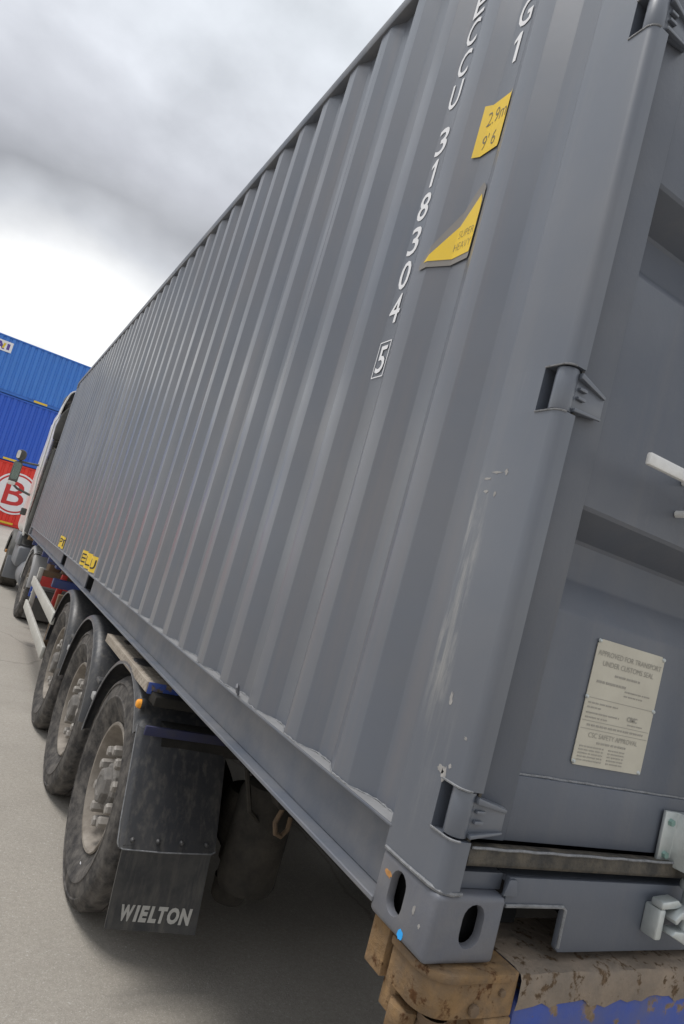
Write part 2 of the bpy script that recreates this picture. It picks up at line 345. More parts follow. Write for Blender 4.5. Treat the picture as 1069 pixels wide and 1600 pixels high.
ys = [(-900, GZ), (-100, GZ), (-20, GZ), (0, GZ), (15, GZ), (17, GZ + .01), (20, GZ + .05), (25, GZ + .18), (29, GZ + .28), (32, STZ - .005), (34, STZ), (60, STZ), (200, STZ), (900, STZ)]
g.add([(x, y, z) for (y, z) in ys for x in xs], [(j * len(xs) + i, j * len(xs) + i + 1, (j + 1) * len(xs) + i + 1, (j + 1) * len(xs) + i) for j in range(len(ys) - 1) for i in range(len(xs) - 1)])
gr = g.build('ground', m_ground, None, recalc=False); gr['kind'] = 'structure'; gr['label'] = 'pale grey concrete yard under the truck and containers'

# ------------------------------------------------------------------ the grey shipping container
LEN, WID, HGT = 12.192, 2.438, 2.896
cont = empty('shipping_container', (1.219, 6.096, 0), 'long dark grey corrugated shipping container loaded on the blue trailer', 'container')
PITCH, DEP, YC0 = 0.278, 0.034, 0.399       # corrugation pitch, depth, centre of one proud flat
XF = 0.006                                  # proud flats sit just inside the rail and post faces
def side_breaks(y0, y1):
    """fold points (y, x) of the corrugated sheet between y0 and y1"""
    pts = []; k0 = int((y0 - YC0) / PITCH) - 2; k1 = int((y1 - YC0) / PITCH) + 2
    for k in range(k0, k1 + 1):
        c = YC0 + k * PITCH
        for (d, x) in ((-0.139 + 0.035, 1), (-0.036, 0), (0.036, 0), (0.139 - 0.035, 1)):
            pts.append((c + d, XF + DEP * x))
    return pts
def prof(y):
    d = abs((y - YC0 + PITCH / 2) % PITCH - PITCH / 2)
    return XF + DEP * min(1.0, max(0.0, (d - 0.036) / (0.104 - 0.036)))
def sheet_profile(y0, y1):
    fr = 0.0030; out_ = [(y0, prof(y0))]
    for (y, x) in side_breaks(y0, y1):
        if y0 + fr < y < y1 - fr:
            for d in (-fr, 0, fr):
                yy = y + d; xx = prof(yy)
                if d == 0: xx = (prof(y - fr) + prof(y + fr) + 2 * prof(y)) / 4
                out_.append((yy, xx))
    out_.append((y1, prof(y1))); return out_
def wob(y, z, s):
    return 0.0020 * math.sin(3.1 * y + 1.3 * s) * math.sin(2.3 * z + s) + 0.0010 * math.sin(9.7 * y + 2.0 * z + s)
ZB0, ZB1 = 0.160, 2.840
def side_panel(y0, y1, seed, xmap, parent, name='side_panel'):
    pr = sheet_profile(y0, y1); nz = 12; b = MB(); n = len(pr)
    vs_ = []
    for off in (0.0, 0.003):
        for j in range(nz + 1):
            z = ZB0 + (ZB1 - ZB0) * j / nz
            edge = math.sin(math.pi * j / nz)
            for (y, x) in pr:
                vs_.append((xmap(x + off + wob(y, z, seed) * edge * (1 if x > XF + .001 else .6)), y, z))
    fs = []
    for o_ in (0, (nz + 1) * n):
        for j in range(nz):
            for i in range(n - 1): fs.append((o_ + j * n + i, o_ + j * n + i + 1, o_ + (j + 1) * n + i + 1, o_ + (j + 1) * n + i))
    h = (nz + 1) * n
    for j in range(nz):
        for i in (0, n - 1): fs.append((j * n + i, (j + 1) * n + i, h + (j + 1) * n + i, h + j * n + i))
    for i in range(n - 1):
        for j in (0, nz): fs.append((j * n + i, j * n + i + 1, h + j * n + i + 1, h + j * n + i))
    b.add(vs_, fs)
    return b.build(name, m_side, parent, ang=40)
ycuts = [0.166] + [YC0 + PITCH * (4 * k) for k in range(1, 10)] + [LEN - 0.166]
ycuts = [y for i, y in enumerate(ycuts) if i == 0 or i == len(ycuts) - 1 or (0.4 < y < LEN - 0.6)]
for i in range(len(ycuts) - 1):
    side_panel(ycuts[i] + (0.0004 if i else 0), ycuts[i + 1] - (0.0004 if i < len(ycuts) - 2 else 0), i * 1.7, lambda x: x, cont)
# far side, front wall, roof and floor
for i in range(len(ycuts) - 1):
    side_panel(ycuts[i] + (0.0004 if i else 0), ycuts[i + 1] - (0.0004 if i < len(ycuts) - 2 else 0), i * 2.3, lambda x: WID - x, cont)
b = MB(); k = 9
pf = []
for i in range(k):
    x0 = 0.16 + i * (2.118 / k); s_ = 2.118 / k
    pf += [(x0, 0.0), (x0 + s_ * .28, 0.0), (x0 + s_ * .5, .04), (x0 + s_ * .78, .04)]
pf.append((WID - .16, 0.0))
b.add([(x, LEN - .02 - d, z) for z in (0.15, 2.80) for (x, d) in pf], [(i, i + 1, len(pf) + i + 1, len(pf) + i) for i in range(len(pf) - 1)])
b.build('front_wall', m_side, cont)
MB().box(.05, WID - .05, .1, LEN - .1, 2.862, 2.868).build('roof_panel', m_side, cont)
MB().box(.055, WID - .055, .1, LEN - .06, .135, .155).build('floor', m_dark, cont)
for k in range(1, 30):
    MB().box(.06, WID - .06, .1 + k * .4 - .02, .1 + k * .4 + .03, .03, .132).build('cross_member', m_rail, cont)

# top rails: square tube, a little proud of the sheet
for xm in (lambda x: x, lambda x: WID - x):
    xa, xb = sorted((xm(-0.004), xm(.056)))
    MB().box(xa, xb, .178, LEN - .178, 2.836, 2.896).build('top_rail', m_rail, cont, bevel=.006)
# bottom rails: outward channel with two fork pockets
PK = [(4.40, 4.74), (6.33, 6.70)]
for xm in (lambda x: x, lambda x: WID - x):
    b = MB()
    def bx(x0, x1, *r_):
        a_, c_ = sorted((xm(x0), xm(x1))); b.box(a_, c_, *r_)
    bx(.0, .048, .170, LEN - .17, .1555, .163)
    bx(-.003, .048, .170, LEN - .17, .0165, .0275)
    yy = .170
    for (p0, p1) in PK + [(LEN - .17, None)]:
        bx(.036, .0478, yy, p0, .0277, .1553); yy = p1
    rail = b.build('bottom_rail', m_rail, cont, bevel=.002, seg=1)
    for (p0, p1) in PK:
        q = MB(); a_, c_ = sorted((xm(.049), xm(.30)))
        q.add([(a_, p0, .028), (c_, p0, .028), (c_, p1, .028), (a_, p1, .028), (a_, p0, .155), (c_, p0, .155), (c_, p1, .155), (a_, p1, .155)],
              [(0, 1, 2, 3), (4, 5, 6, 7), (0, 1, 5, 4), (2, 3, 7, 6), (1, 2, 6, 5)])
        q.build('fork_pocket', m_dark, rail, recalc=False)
m_ledge = mat('pale_ledge_paint', (0.23, 0.232, 0.238), 0.7, dirt=(0.16, 0.16, 0.165), dirt_amt=0.5, dscale=9, bump=0.2, bscale=60, var=0.15, vscale=12)
MB().box(.001, .0475, .175, LEN - .175, .1631, .1637).build('rail_ledge', m_ledge, cont)  # thin paler strip on top of the rail flange
# rough weld along the foot of the sheet: thick painted bead that follows the folds
for i in range(len(ycuts) - 1):
    pts = []; rr = []
    y = ycuts[i] + .004
    while y < min(ycuts[i + 1], 7.0) - .004:
        pts.append((prof(y) - .002, y, .1645 + random.uniform(-.0008, .0012))); rr.append(random.uniform(.0012, .0036)); y += .011
    if len(pts) > 3: MB().tube(pts, rr, 6).build('weld_bead', m_weld, cont, ang=80)

# corner castings with real oval apertures
def stadium(w_, h_, n=8):
    r_ = w_ / 2; pts = []
    for i in range(n + 1): t = math.pi * i / n; pts.append((r_ * math.cos(t), h_ / 2 - r_ + r_ * math.sin(t)))
    for i in range(n + 1): t = math.pi + math.pi * i / n; pts.append((r_ * math.cos(t), -(h_ / 2 - r_) + r_ * math.sin(t)))
    return pts
def casting_mesh():
    bm = bmesh.new(); X, Y, Z = .162, .178, .118
    cv = {(i, j, k_): bm.verts.new((X * i, Y * j, Z * k_)) for i in (0, 1) for j in (0, 1) for k_ in (0, 1)}
    bm.faces.new([cv[q] for q in ((1, 0, 0), (1, 1, 0), (1, 1, 1), (1, 0, 1))])
    bm.faces.new([cv[q] for q in ((0, 1, 0), (0, 1, 1), (1, 1, 1), (1, 1, 0))])
    bm.faces.new([cv[q] for q in ((0, 0, 1), (1, 0, 1), (1, 1, 1), (0, 1, 1))])
    bm.faces.new([cv[q] for q in ((0, 0, 0), (0, 1, 0), (1, 1, 0), (1, 0, 0))])
    def holed(corners, place, w_, h_, inward):
        st = stadium(w_, h_)
        A = [bm.verts.new(place(*p)) for p in st]
        ed = [bm.edges.new((A[i], A[(i + 1) % len(A)])) for i in range(len(A))]
        oe = []
        for i in range(4):
            a_, c_ = cv[corners[i]], cv[corners[(i + 1) % 4]]
            oe.append(bm.edges.get((a_, c_)) or bm.edges.new((a_, c_)))
        bmesh.ops.triangle_fill(bm, edges=ed + oe, use_beauty=True)
        # rounded lip, then the bore
        B1 = [bm.verts.new(Vector(place(p[0] * .93, p[1] * .95)) + Vector(inward) * .005) for p in st]
        B2 = [bm.verts.new(Vector(place(p[0] * .93, p[1] * .95)) + Vector(inward) * .016) for p in st]
        for P, Q in ((A, B1), (B1, B2)):
            for i in range(len(P)): bm.faces.new((P[i], P[(i + 1) % len(P)], Q[(i + 1) % len(P)], Q[i]))
    holed(((0, 0, 0), (0, 1, 0), (0, 1, 1), (0, 0, 1)), lambda a_, c_: (0, .109 + a_, .064 + c_), .048, .078, (1, 0, 0))
    holed(((0, 0, 0), (1, 0, 0), (1, 0, 1), (0, 0, 1)), lambda a_, c_: (.090 + a_, 0, .066 + c_), .050, .076, (0, 1, 0))
    bmesh.ops.recalc_face_normals(bm, faces=bm.faces)
    es = []
    for e_ in bm.edges:
        a_, c_ = e_.verts
        onc = lambda v_: abs(v_.co.x * (v_.co.x - X)) < 1e-9 and abs(v_.co.y * (v_.co.y - Y)) < 1e-9 and abs(v_.co.z * (v_.co.z - Z)) < 1e-9
        if onc(a_) and onc(c_) and sum(abs(a_.co[i] - c_.co[i]) > 1e-6 for i in range(3)) == 1: es.append(e_)
    bmesh.ops.bevel(bm, geom=es, offset=.011, segments=3, profile=.5, affect='EDGES')
    me = bpy.data.meshes.new('corner_casting'); bm.to_mesh(me); bm.free(); me.materials.append(m_cast)
    for p in me.polygons: p.use_smooth = True
    me.set_sharp_from_angle(angle=R(35)); return me
cm = casting_mesh()
first_cast = None
plug_m = MB().box(.046, .150, .046, .165, .010, .110).mesh('shade_plug', m_dark)  # black plug inside each casting, painting the shade of its holes
for x, sx in ((0, 1), (WID, -1)):
    for y, sy in ((0, 1), (LEN, -1)):
        for z, sz in ((0, 1), (HGT, -1)):
            o = inst('corner_casting', cm, cont, (x, y, z), scale=(sx, sy, sz))
            if first_cast is None: first_cast = o
            cv_ = bpy.data.objects.new('shade_plug', plug_m); C.objects.link(cv_); cv_.parent = o
# paint spots and chips on the near casting
def blob(cx, cy, rx_, ry_, n=14, j=.18, seed=0):
    rn = random.Random(seed); return [(cx + rx_ * (1 + rn.uniform(-j, j)) * math.cos(2 * math.pi * i / n), cy + ry_ * (1 + rn.uniform(-j, j)) * math.sin(2 * math.pi * i / n)) for i in range(n)]
def spot(name, pts, plane, at_, m, parent, thick=.0006):
    b_ = MB()
    if plane == 'x': b_.prism(pts, 'x', at_ - thick, at_ + .0002)
    else: b_.prism(pts, 'y', at_ - thick, at_ + .0002)
    return b_.build(name, m, parent)
spot('blue_paint_spot', blob(.072, .012, .008, .0085, seed=3), 'x', 0, m_bluepaint, first_cast)
spot('rust_spot', blob(.143, .082, .011, .006, j=.4, seed=5), 'x', 0, m_orust, first_cast)
spot('paint_chip', blob(.052, .066, .005, .008, j=.4, seed=8), 'x', 0, m_chip, first_cast)
spot('paint_chip', blob(.030, .05, .003, .004, j=.4, seed=9), 'x', 0, m_chip, first_cast)

# rear corner posts (left one detailed: rounded outer edge, notches for the hinge pins)
HZ = [(.207, .293), (.997, 1.088), (1.812, 1.902), (2.60, 2.69)]
def arc(cx, cy, r_, a0, a1, n=6): return [(cx + r_ * math.cos(R(a0 + (a1 - a0) * i / n)), cy + r_ * math.sin(R(a0 + (a1 - a0) * i / n))) for i in range(n + 1)]
full = [(0.001, .176)] + arc(.021, .021, .020, 180, 270) + [(.044, .001), (.044, .058), (.052, .058), (.052, .176)]
cut = [(0.001, .176), (0.001, .064), (.052, .064), (.052, .176)]
for xm, nm in ((lambda x: x, 0), (lambda x: WID - x, 1)):
    pz = .1185; b = MB()
    for (h0, h1) in HZ + [(2.777, None)]:
        b.prism([(xm(p[0]), p[1]) for p in full], 'z', pz, h0)
        if h1: b.prism([(xm(p[0]), p[1]) for p in cut], 'z', h0, h1); pz = h1
    post = b.build('corner_post', m_post, cont, ang=25)
    if nm == 0:
        post['label'] = 'grey rear corner post with rounded edge, scraped paint and hinge notches'; post0 = post
        # worn lips above and below each notch
        for (h0, h1) in HZ:
            for z_ in (h0, h1):
                pts = [(.0005, .064, z_), (.0003, .05, z_)] + [(p[0], p[1], z_) for p in arc(.021, .021, .0203, 180, 265)]
                MB().tube(pts, .0022, 5).build('notch_edge', m_weld, post)
        MB().tube([(.001, .172, .120), (.0, .1, .1195), (.0, .03, .1205), (.008, .009, .120), (.03, .001, .1195), (.05, .0, .1205)], [.004, .0036, .0043, .0045, .004, .003], 6).build('weld_bead', m_weld, post)
        rn = random.Random(4)
        for (y_, z_, a_, c_) in ((.052, .318, .004, .004), (.075, .305, .010, .006), (.063, .30, .006, .012), (.094, .43, .004, .011), (.03, .375, .004, .003), (.146, .835, .006, .003), (.125, .875, .014, .0025), (.150, .862, .010, .002), (.118, .83, .003, .006), (.10, .875, .004, .006)):
            spot('paint_chip', blob(y_, z_, a_, c_, j=.5, seed=rn.randint(0, 999)), 'x', .001, m_chip, post)
for xm in (lambda x: x, lambda x: WID - x):
    a_, c_ = sorted((xm(.004), xm(.16)))
    MB().box(a_, c_, LEN - .165, LEN - .003, .118, 2.778).build('corner_post', m_post, cont, bevel=.012)
py = 6.096; 
scratches(m_post, [(-5.999, -5.950, .40, .82, -.05, .75, 70, 4), (-5.985, -5.972, .32, .75, -.05, .5, 260, 2), (-6.03, -5.96, .20, .42, 0.0, .18, 60, 6), (-5.99, -5.96, 1.02, 1.09, 0, .2, 400, 9), (-6.006, -5.945, .40, .86, -.05, .55, 34, 9)], (0.29, 0.285, 0.275))

# header and sill
MB().box(.163, WID - .163, .008, .11, 2.79, 2.893).build('door_header', m_door, cont, bevel=.006)
sill_poly = [(.1635, .099), (.3235, .099), (.3235, .022), (.333, .014), (WID - .333, .014), (WID - .3235, .022), (WID - .3235, .099), (WID - .1635, .103), (WID - .1635, .150), (.1635, .150)]
sill = MB().prism(sill_poly, 'y', .008, .020).build('door_sill', m_door, cont, bevel=.002)
MB().box(.1636, WID - .1636, .0205, .12, .138, .1495).build('sill_top', m_door, sill)
MB().tube([(.166, .007, .100), (.24, .0065, .1005), (.318, .007, .100), (.327, .007, .094), (.327, .007, .06), (.328, .007, .024)], .0035, 6).build('pocket_edge', m_weld, sill)
MB().box(.052, .1632, .024, .09, .1187, .1495).build('sill_block', m_door, sill, bevel=.003)
MB().prism([(.150, .119), (.185, .119), (.176, .148), (.158, .148)], 'y', .0015, .0078).build('gusset', m_door, sill, bevel=.001)
MB().box(.163, .345, .135, .145, .0, .15).build('pocket_shade_back', m_dark, sill)  # black plate painted as the shade inside the sill cutout
# door gasket along the foot and hinge side
GK = [(.002, .170), (.012, .1705), (.02, .172), (.03, .17)]
gp = [(.000, .174), (.003, .168), (.016, .166), (.03, .168), (.03, .199), (.012, .2005), (.003, .197)]
gk = MB().prism(gp, 'x', .046, 1.214).build('door_gasket', m_gasket, cont, bevel=.001)
MB().tube([(.05 + i * .04, .002 + .0006 * math.sin(i * 1.9), .1995 + .0008 * math.sin(i * 2.7)) for i in range(29)], .0028, 5).build('gasket_lip', m_weld, gk)
MB().prism(gp, 'x', 1.2245, WID - .046).build('door_gasket', m_gasket, cont, bevel=.001)
MB().box(.0445, .0515, .012, .04, .205, 2.76).build('door_gasket', m_gasket, cont)

# doors: pressed panel with horizontal troughs, framed by tubes
DZ = [(.205, .036)]
for zt in (.646, 1.350, 2.054): DZ += [(zt, .036), (zt + .072, .112), (zt + .154, .112), (zt + .206, .036)]
DZ.append((2.752, .036))
def door(x0, x1, hinge_left):
    hl = hinge_left
    d = MB()
    pr = []
    for i, (z, y) in enumerate(DZ):
        if 0 < i < len(DZ) - 1:
            (za, ya), (zb, yb) = DZ[i - 1], DZ[i + 1]; f_ = .005
            la = math.hypot(z - za, y - ya); lb = math.hypot(zb - z, yb - y)
            pr += [(z - (z - za) / la * f_, y - (y - ya) / la * f_), (z + (zb - z) / lb * f_, y + (yb - y) / lb * f_)]
        else: pr.append((z, y))
    n = len(pr); xa, xb = x0 + .0935, x1 - .0935
    d.add([(x, y, z) for x in (xa, xb) for (z, y) in pr] + [(x, .125, z) for x in (xa, xb) for (z, y) in pr],
          [(i, i + 1, n + i + 1, n + i) for i in range(n - 1)] + [(i, i + 1, 2 * n + i + 1, 2 * n + i) for i in range(n - 1)] + [(n + i, n + i + 1, 3 * n + i + 1, 3 * n + i) for i in range(n - 1)] + [(2 * n + i, 2 * n + i + 1, 3 * n + i + 1, 3 * n + i) for i in range(n - 1)])
    do = d.build('door', m_door, cont, ang=25)
    MB().box(x0, x0 + .093, .024, .085, .2055, 2.752).build('door_stile', m_door, do, bevel=.004)
    MB().box(x1 - .093, x1, .024, .085, .2055, 2.752).build('door_stile', m_door, do, bevel=.004)
    MB().box(x0 + .0935, x1 - .0935, .027, .0355, .206, .326).build('door_rail', m_door, do, bevel=.003)
    MB().box(x0 + .0935, x1 - .0935, .027, .0355, 2.62, 2.751).build('door_rail', m_door, do, bevel=.003)
    MB().tube([(x0 + .097 + i * .0285, .0345, .3275 + random.uniform(-.0006, .0006)) for i in range(34)], .003, 5).build('weld_bead', m_weld, do)
    MB().tube([(x0 + .0945, .0345, .22 + i * .05) for i in range(50)], .0028, 5).build('weld_bead', m_weld, do)
    return do
dl = door(.052, 1.2145, True); dr = door(1.2245, WID - .052, False)
dl['label'] = 'left grey container door with pressed horizontal troughs and data plate'
# hinges
def hinge(z0, z1, parent, mirror=False):
    X = (lambda x: WID - x) if mirror else (lambda x: x)
    zc = (z0 + z1) / 2
    b_ = MB().cyl((X(.024), .026, z0 + .004), (X(.024), .026, z1 - .003), .0215, n=20)
    h = b_.build('hinge', m_post, parent, bevel=.0015)
    MB().prism([(X(.03), z0 + .006), (X(.118), z0 + .020), (X(.118), z1 - .024), (X(.03), z1 - .006)], 'y', .010, .0238).build('hinge_leaf', m_post, h, bevel=.003)
    for (za, zb_, dz) in ((z1 - .010, z1 - .028, .009), (z0 + .012, z0 + .019, .006)):
        q = MB(); x0, x1 = X(.036), X(.116)
        q.add([(x0, -.002, za - dz), (x0, -.002, za + dz * .3), (x1, .006, zb_ + dz * .3), (x1, .006, zb_ - dz * .5), (x0, .012, za - dz), (x0, .012, za + dz * .3), (x1, .012, zb_ + dz * .3), (x1, .012, zb_ - dz * .5)],
              [(0, 1, 2, 3), (4, 5, 6, 7), (0, 1, 5, 4), (1, 2, 6, 5), (2, 3, 7, 6), (3, 0, 4, 7)])
        q.build('hinge_rib', m_post, h, bevel=.002)
    for k_ in range(2):
        a_, c_ = sorted((X(.042), X(.062)))
        MB().box(a_, c_, .002, .0098, zc - .012 + k_ * .018, zc - .006 + k_ * .018).build('hinge_lug', m_post, h, bevel=.0012)
for (h0, h1) in HZ:
    hinge(h0, h1, dl); hinge(h0, h1, dr, True)
# lock rods, brackets, cams and handles
def lock_rod(x, parent, hdir, hz):
    Y = -.030
    rod = MB().cyl((x, Y, .060), (x, Y, 2.84), .017, n=18).build('lock_rod', m_galv, parent)
    for (z0, z1) in ((.190, .302), (1.42, 1.50), (2.45, 2.56)):
        poly = [(x - .072, .022), (x - .072, .014), (x - .034, .012), (x - .026, -.046), (x - .012, -.053), (x + .012, -.053), (x + .026, -.046), (x + .034, .012), (x + .072, .014), (x + .072, .022)]
        br_ = MB().prism(poly, 'z', z0, z1).build('rod_bracket', m_galv, rod, bevel=.002)
        for sx in (-1, 1):
            for z in (z0 + .022, z1 - .022):
                MB().cyl((x + sx * .054, .014, z), (x + sx * .054, .006, z), .0085, .0075, n=6).build('bolt', m_bolt, rod)
    MB().lathe([(.155, .017), (.157, .024), (.166, .026), (.175, .024), (.177, .017)], (x, Y, 0), 18, 'z').build('rod_collar', m_galv, rod)
    # cam and keeper at the foot
    MB().prism([(x - .028, .128), (x - .050, .1175), (x - .064, .104), (x - .054, .094), (x - .042, .106), (x - .012, .104), (x - .014, .080), (x - .054, .084), (x - .062, .072), (x - .010, .054), (x + .016, .058), (x + .022, .128)], 'y', Y - .016, Y + .014).build('lock_cam', m_galv, rod, bevel=.004)
    for xk in (x - .092, x + .036): MB().box(xk, xk + .02, -.030, .0078, .056, .118).build('cam_keeper', m_galv, rod, bevel=.005)
    MB().prism([(x - .095, .1185), (x - .095, .134), (x - .045, .140), (x - .025, .128), (x - .045, .122)], 'y', -.034, -.006).build('cam_keeper', m_galv, rod, bevel=.004)
    # handle lever
    if hdir:
        xe = x + hdir * .465
        hb = [(x, Y - .02), (x + hdir * .06, Y - .034), (xe - hdir * .10, Y - .036), (xe, Y - .034)]
        pts = [(x_, y_) for (x_, y_) in hb] + [(x_, y_ + .012) for (x_, y_) in reversed(hb)]
        hd = MB().prism(pts, 'z', hz - .0125, hz + .0125).build('handle', m_zinc, rod, bevel=.004)
        MB().box(x - .026, x + .026, Y - .0345, Y + .02, hz - .03, hz + .03).build('handle_hub', m_galv, rod, bevel=.005)
        xr = xe - hdir * .24
        MB().tube([(xr, .034, hz + .03), (xr, -.05, hz + .03), (xr, -.078, hz + .012), (xr, -.078, hz - .02), (xr, -.05, hz - .042), (xr, .034, hz - .042)], .008, 8).build('handle_retainer', m_zinc, rod)
lock_rod(.655, dl, -1, .962); lock_rod(1.05, dl, 0, .962)
lock_rod(1.39, dr, 0, .962); lock_rod(1.783, dr, 1, .962)
# data plate with its two halves of print
def flat_text(body, size, place, weight=0.0, shear=0.0, sx=1.0):
    v_, f_ = glyphs(body, size, weight, shear, sx); return [place(*p) for p in v_], f_
PX0, PX1, PZ0, PZ1, PY = .281, .496, .362, .615, .0345
pl = MB().prism([(PX0 + .006, PZ0), (PX1 - .006, PZ0), (PX1, PZ0 + .006), (PX1, PZ1 - .010), (PX1 - .01, PZ1), (PX0 + .012, PZ1), (PX0, PZ1 - .010), (PX0, PZ0 + .006)], 'y', PY - .0015, PY).build('data_plate', m_plate, dl)
pl['label'] = 'pale metal data plate with faded approval text riveted to the door'
for (x, z) in ((PX0 + .004, PZ1 - .004), (PX1 - .004, PZ1 - .006), (PX0 + .002, .497), (PX1 - .002, .497), (PX0 + .006, PZ0 + .006), (PX1 - .008, PZ0 + .004)):
    MB().lathe([(PY - .0055, .0001), (PY - .005, .003), (PY - .0015, .0048)], (x, 0, z), 10, 'y').build('rivet', m_galv, pl)
def row(body, z, size, x=None, weight=0.0, left=None):
    v_, f_ = glyphs(body, size, weight)
    if not v_: return
    w_ = max(p[0] for p in v_)
    cx = (PX0 + PX1) / 2 if x is None else x
    if left is not None: cx = left + w_
    MB().add([(cx + p[0], PY - .0022, z + p[1]) for p in v_], f_).build('print_line', m_plateink, pl, recalc=False)
row('APPROVED FOR TRANSPORT', .588, .0155); row('UNDER CUSTOMS SEAL', .569, .0155)
def faint(z, x0, x1, h):
    """a line of print too worn to read: broken dashes of ink"""
    rn_ = random.Random(int(z * 1e4) + int(x0 * 1e3)); x = x0
    while x < x1:
        w_ = min(x1 - x, rn_.uniform(.004, .016))
        MB().box(x, x + w_, PY - .0022, PY - .0014, z - h / 2, z + h / 2).build('print_dash', m_plateink, pl); x += w_ + rn_.uniform(.0015, .004)
row('CIMC', .470, .0135, left=PX0 + .135, weight=.0006)
row('CSC SAFETY APPROVAL', .424, .0145)
for (z, a_, b_, h_) in ((.549, .07, .15, .0045), (.531, .02, .11, .005), (.523, .11, .19, .003), (.514, .11, .17, .003), (.487, .010, .10, .003), (.478, .010, .05, .003), (.467, .010, .11, .003), (.458, .010, .075, .003),
                        (.458, .14, .19, .0025), (.443, .02, .195, .004), (.410, .06, .15, .004)): faint(z, PX0 + a_, PX0 + b_, h_)
for k_ in range(5):
    faint(.400 - k_ * .0068, PX0 + .012, PX0 + .085, .0026); faint(.400 - k_ * .0068, PX0 + .10, PX0 + .15, .0026)
for z in (.497, .451, .435): MB().box(PX0 + .004, PX1 - .004, PY - .0021, PY - .0014, z - .0006, z + .0006).build('plate_rule', m_plateink, pl)

# ------- markings on the corrugated side: they follow the folds
def on_side(vs2, fs, yc, zc, lift):
    """vs2 (u to the right as seen, v up) -> conforming mesh data on the corrugation"""
    bm = bmesh.new(); vv = [bm.verts.new((0, yc - u, zc + v)) for (u, v) in vs2]
    for f in fs:
        try: bm.faces.new([vv[i] for i in f])
        except ValueError: pass
    ymin = min(v.co.y for v in bm.verts); ymax = max(v.co.y for v in bm.verts)
    for (y, x) in side_breaks(ymin, ymax):
        for d in (-.003, 0, .003):
            if ymin < y + d < ymax: bmesh.ops.bisect_plane(bm, geom=bm.verts[:] + bm.edges[:] + bm.faces[:], plane_co=(0, y + d, 0), plane_no=(0, 1, 0))
    n_ = max(1, int((max(v.co.z for v in bm.verts) - min(v.co.z for v in bm.verts)) / .05))
    bm.verts.index_update()
    V_ = [(prof(v.co.y) - lift, v.co.y, v.co.z) for v in bm.verts]; F_ = [tuple(v.index for v in f.verts) for f in bm.faces]
    bm.free(); return V_, F_
def mark(name, parts, m, parent, yc, zc, lift=.0032):
    b_ = MB()
    for (v_, f_) in parts: b_.add(*on_side(v_, f_, yc, zc, lift))
    return b_.build(name, m, parent, recalc=False, ang=60)
def letter(ch, h, w_):
    if ch == '1':
        return [(-.002, h / 2), (.009, h / 2), (.009, -h / 2), (-.004, -h / 2), (-.004, h * .28), (-.018, h * .20), (-.018, h * .33)], [(0, 1, 2, 3, 4), (0, 4, 5, 6)]
    v_, f_ = glyphs(ch, 1.0, .009)
    x1 = max(p[0] for p in v_); y1 = max(p[1] for p in v_)
    sx = (w_ / 2) / x1 if ch not in '1I' else (w_ * .30) / x1
    return [(p[0] * sx, p[1] * (h / 2) / y1) for p in v_], f_
col1 = [('E', 2.405), ('C', 2.300), ('C', 2.192), ('U', 2.084), ('3', 1.930), ('1', 1.823), ('8', 1.714), ('3', 1.604), ('0', 1.494), ('4', 1.388), ('5', 1.231)]
SC = lambda z: .57 + (z - .57) * 1.043
for ch, z in col1: mark('number_lettering', [letter(ch, .095 if ch != '5' else .088, .054 if ch != '5' else .043)], m_white, cont, .8165, SC(z))
fr = []
for (a_, c_, b0, b1) in ((-.032, .032, .055, .0585), (-.032, .032, -.0585, -.055), (-.032, -.0288, -.055, .055), (.0288, .032, -.055, .055)):
    fr.append(([(a_, b0), (c_, b0), (c_, b1), (a_, b1)], [(0, 1, 2, 3)]))
mark('check_digit_frame', fr, m_white, cont, .8165, SC(1.231))
for ch, z in (('G', 2.180), ('1', 2.070)): mark('size_code_lettering', [letter(ch, .095, .054)], m_white, cont, .5365, SC(z))
# height sticker
def quad(a_, c_, b0, b1): return ([(a_, b0), (c_, b0), (c_, b1), (a_, b1)], [(0, 1, 2, 3)])
def shift(vf, dx, dy): return [(p[0] + dx, p[1] + dy) for p in vf[0]], vf[1]
HY, HZC = .543, SC(1.840)
hs = mark('height_sticker', [quad(-.053, .052, -.081, .081)], m_yellow, cont, HY, HZC, .0045)
mark('height_print', [shift(glyphs('2.9m', .066, -.0008, 0, .60), .002, .034)], m_greyp, hs, HY, HZC, .0052)
mark('height_print', [shift(glyphs("9' 6", .066, -.0008, 0, .60), -.006, -.040)], m_greyp, hs, HY, HZC, .0052)
# triangular heavy-load sticker
TY, TZ = .556, SC(1.535)
ts = mark('warning_triangle_sticker', [([(-.120, -.090), (.066, -.090), (.066, .105), (.040, .135), (.012, .110), (-.122, -.075)], [(0, 1, 2, 3, 4, 5)])], m_border, cont, TY, TZ, .0038)
mark('triangle_face', [([(-.102, -.072), (.062, -.072), (.0625, .050), (.046, .098)], [(0, 1, 2, 3)])], m_yellow, ts, TY, TZ, .0048)
mark('triangle_print', [shift(glyphs('SUPER', .034, -.0008, 0, .68), .020, -.004)], m_greyp, ts, TY, TZ, .0055)
mark('triangle_print', [shift(glyphs('HEAVY', .034, -.0008, 0, .68), .016, -.040)], m_greyp, ts, TY, TZ, .0055)
# fork pocket labels
def slope_centre(y):
    """nearest fold face that looks back along the side"""
    k_ = round((y + .045 - YC0) / PITCH); return YC0 + k_ * PITCH - .045
for (yc, zc, w_, chars) in ((4.86, .238, .80, ((.28, 'E'), (.0, 'L'), (-.27, 'U'))), (6.98, .243, .50, ((.13, 'P'), (-.14, 'T')))):
    st = mark('fork_pocket_sticker', [quad(-w_ / 2, w_ / 2, -.062, .062)], m_yellow, cont, yc, zc, .0045)
    for (dy, ch) in chars:
        mark('fork_pocket_print', [letter(ch, .075, .085)], m_black, st, slope_centre(yc + dy), zc, .0065)
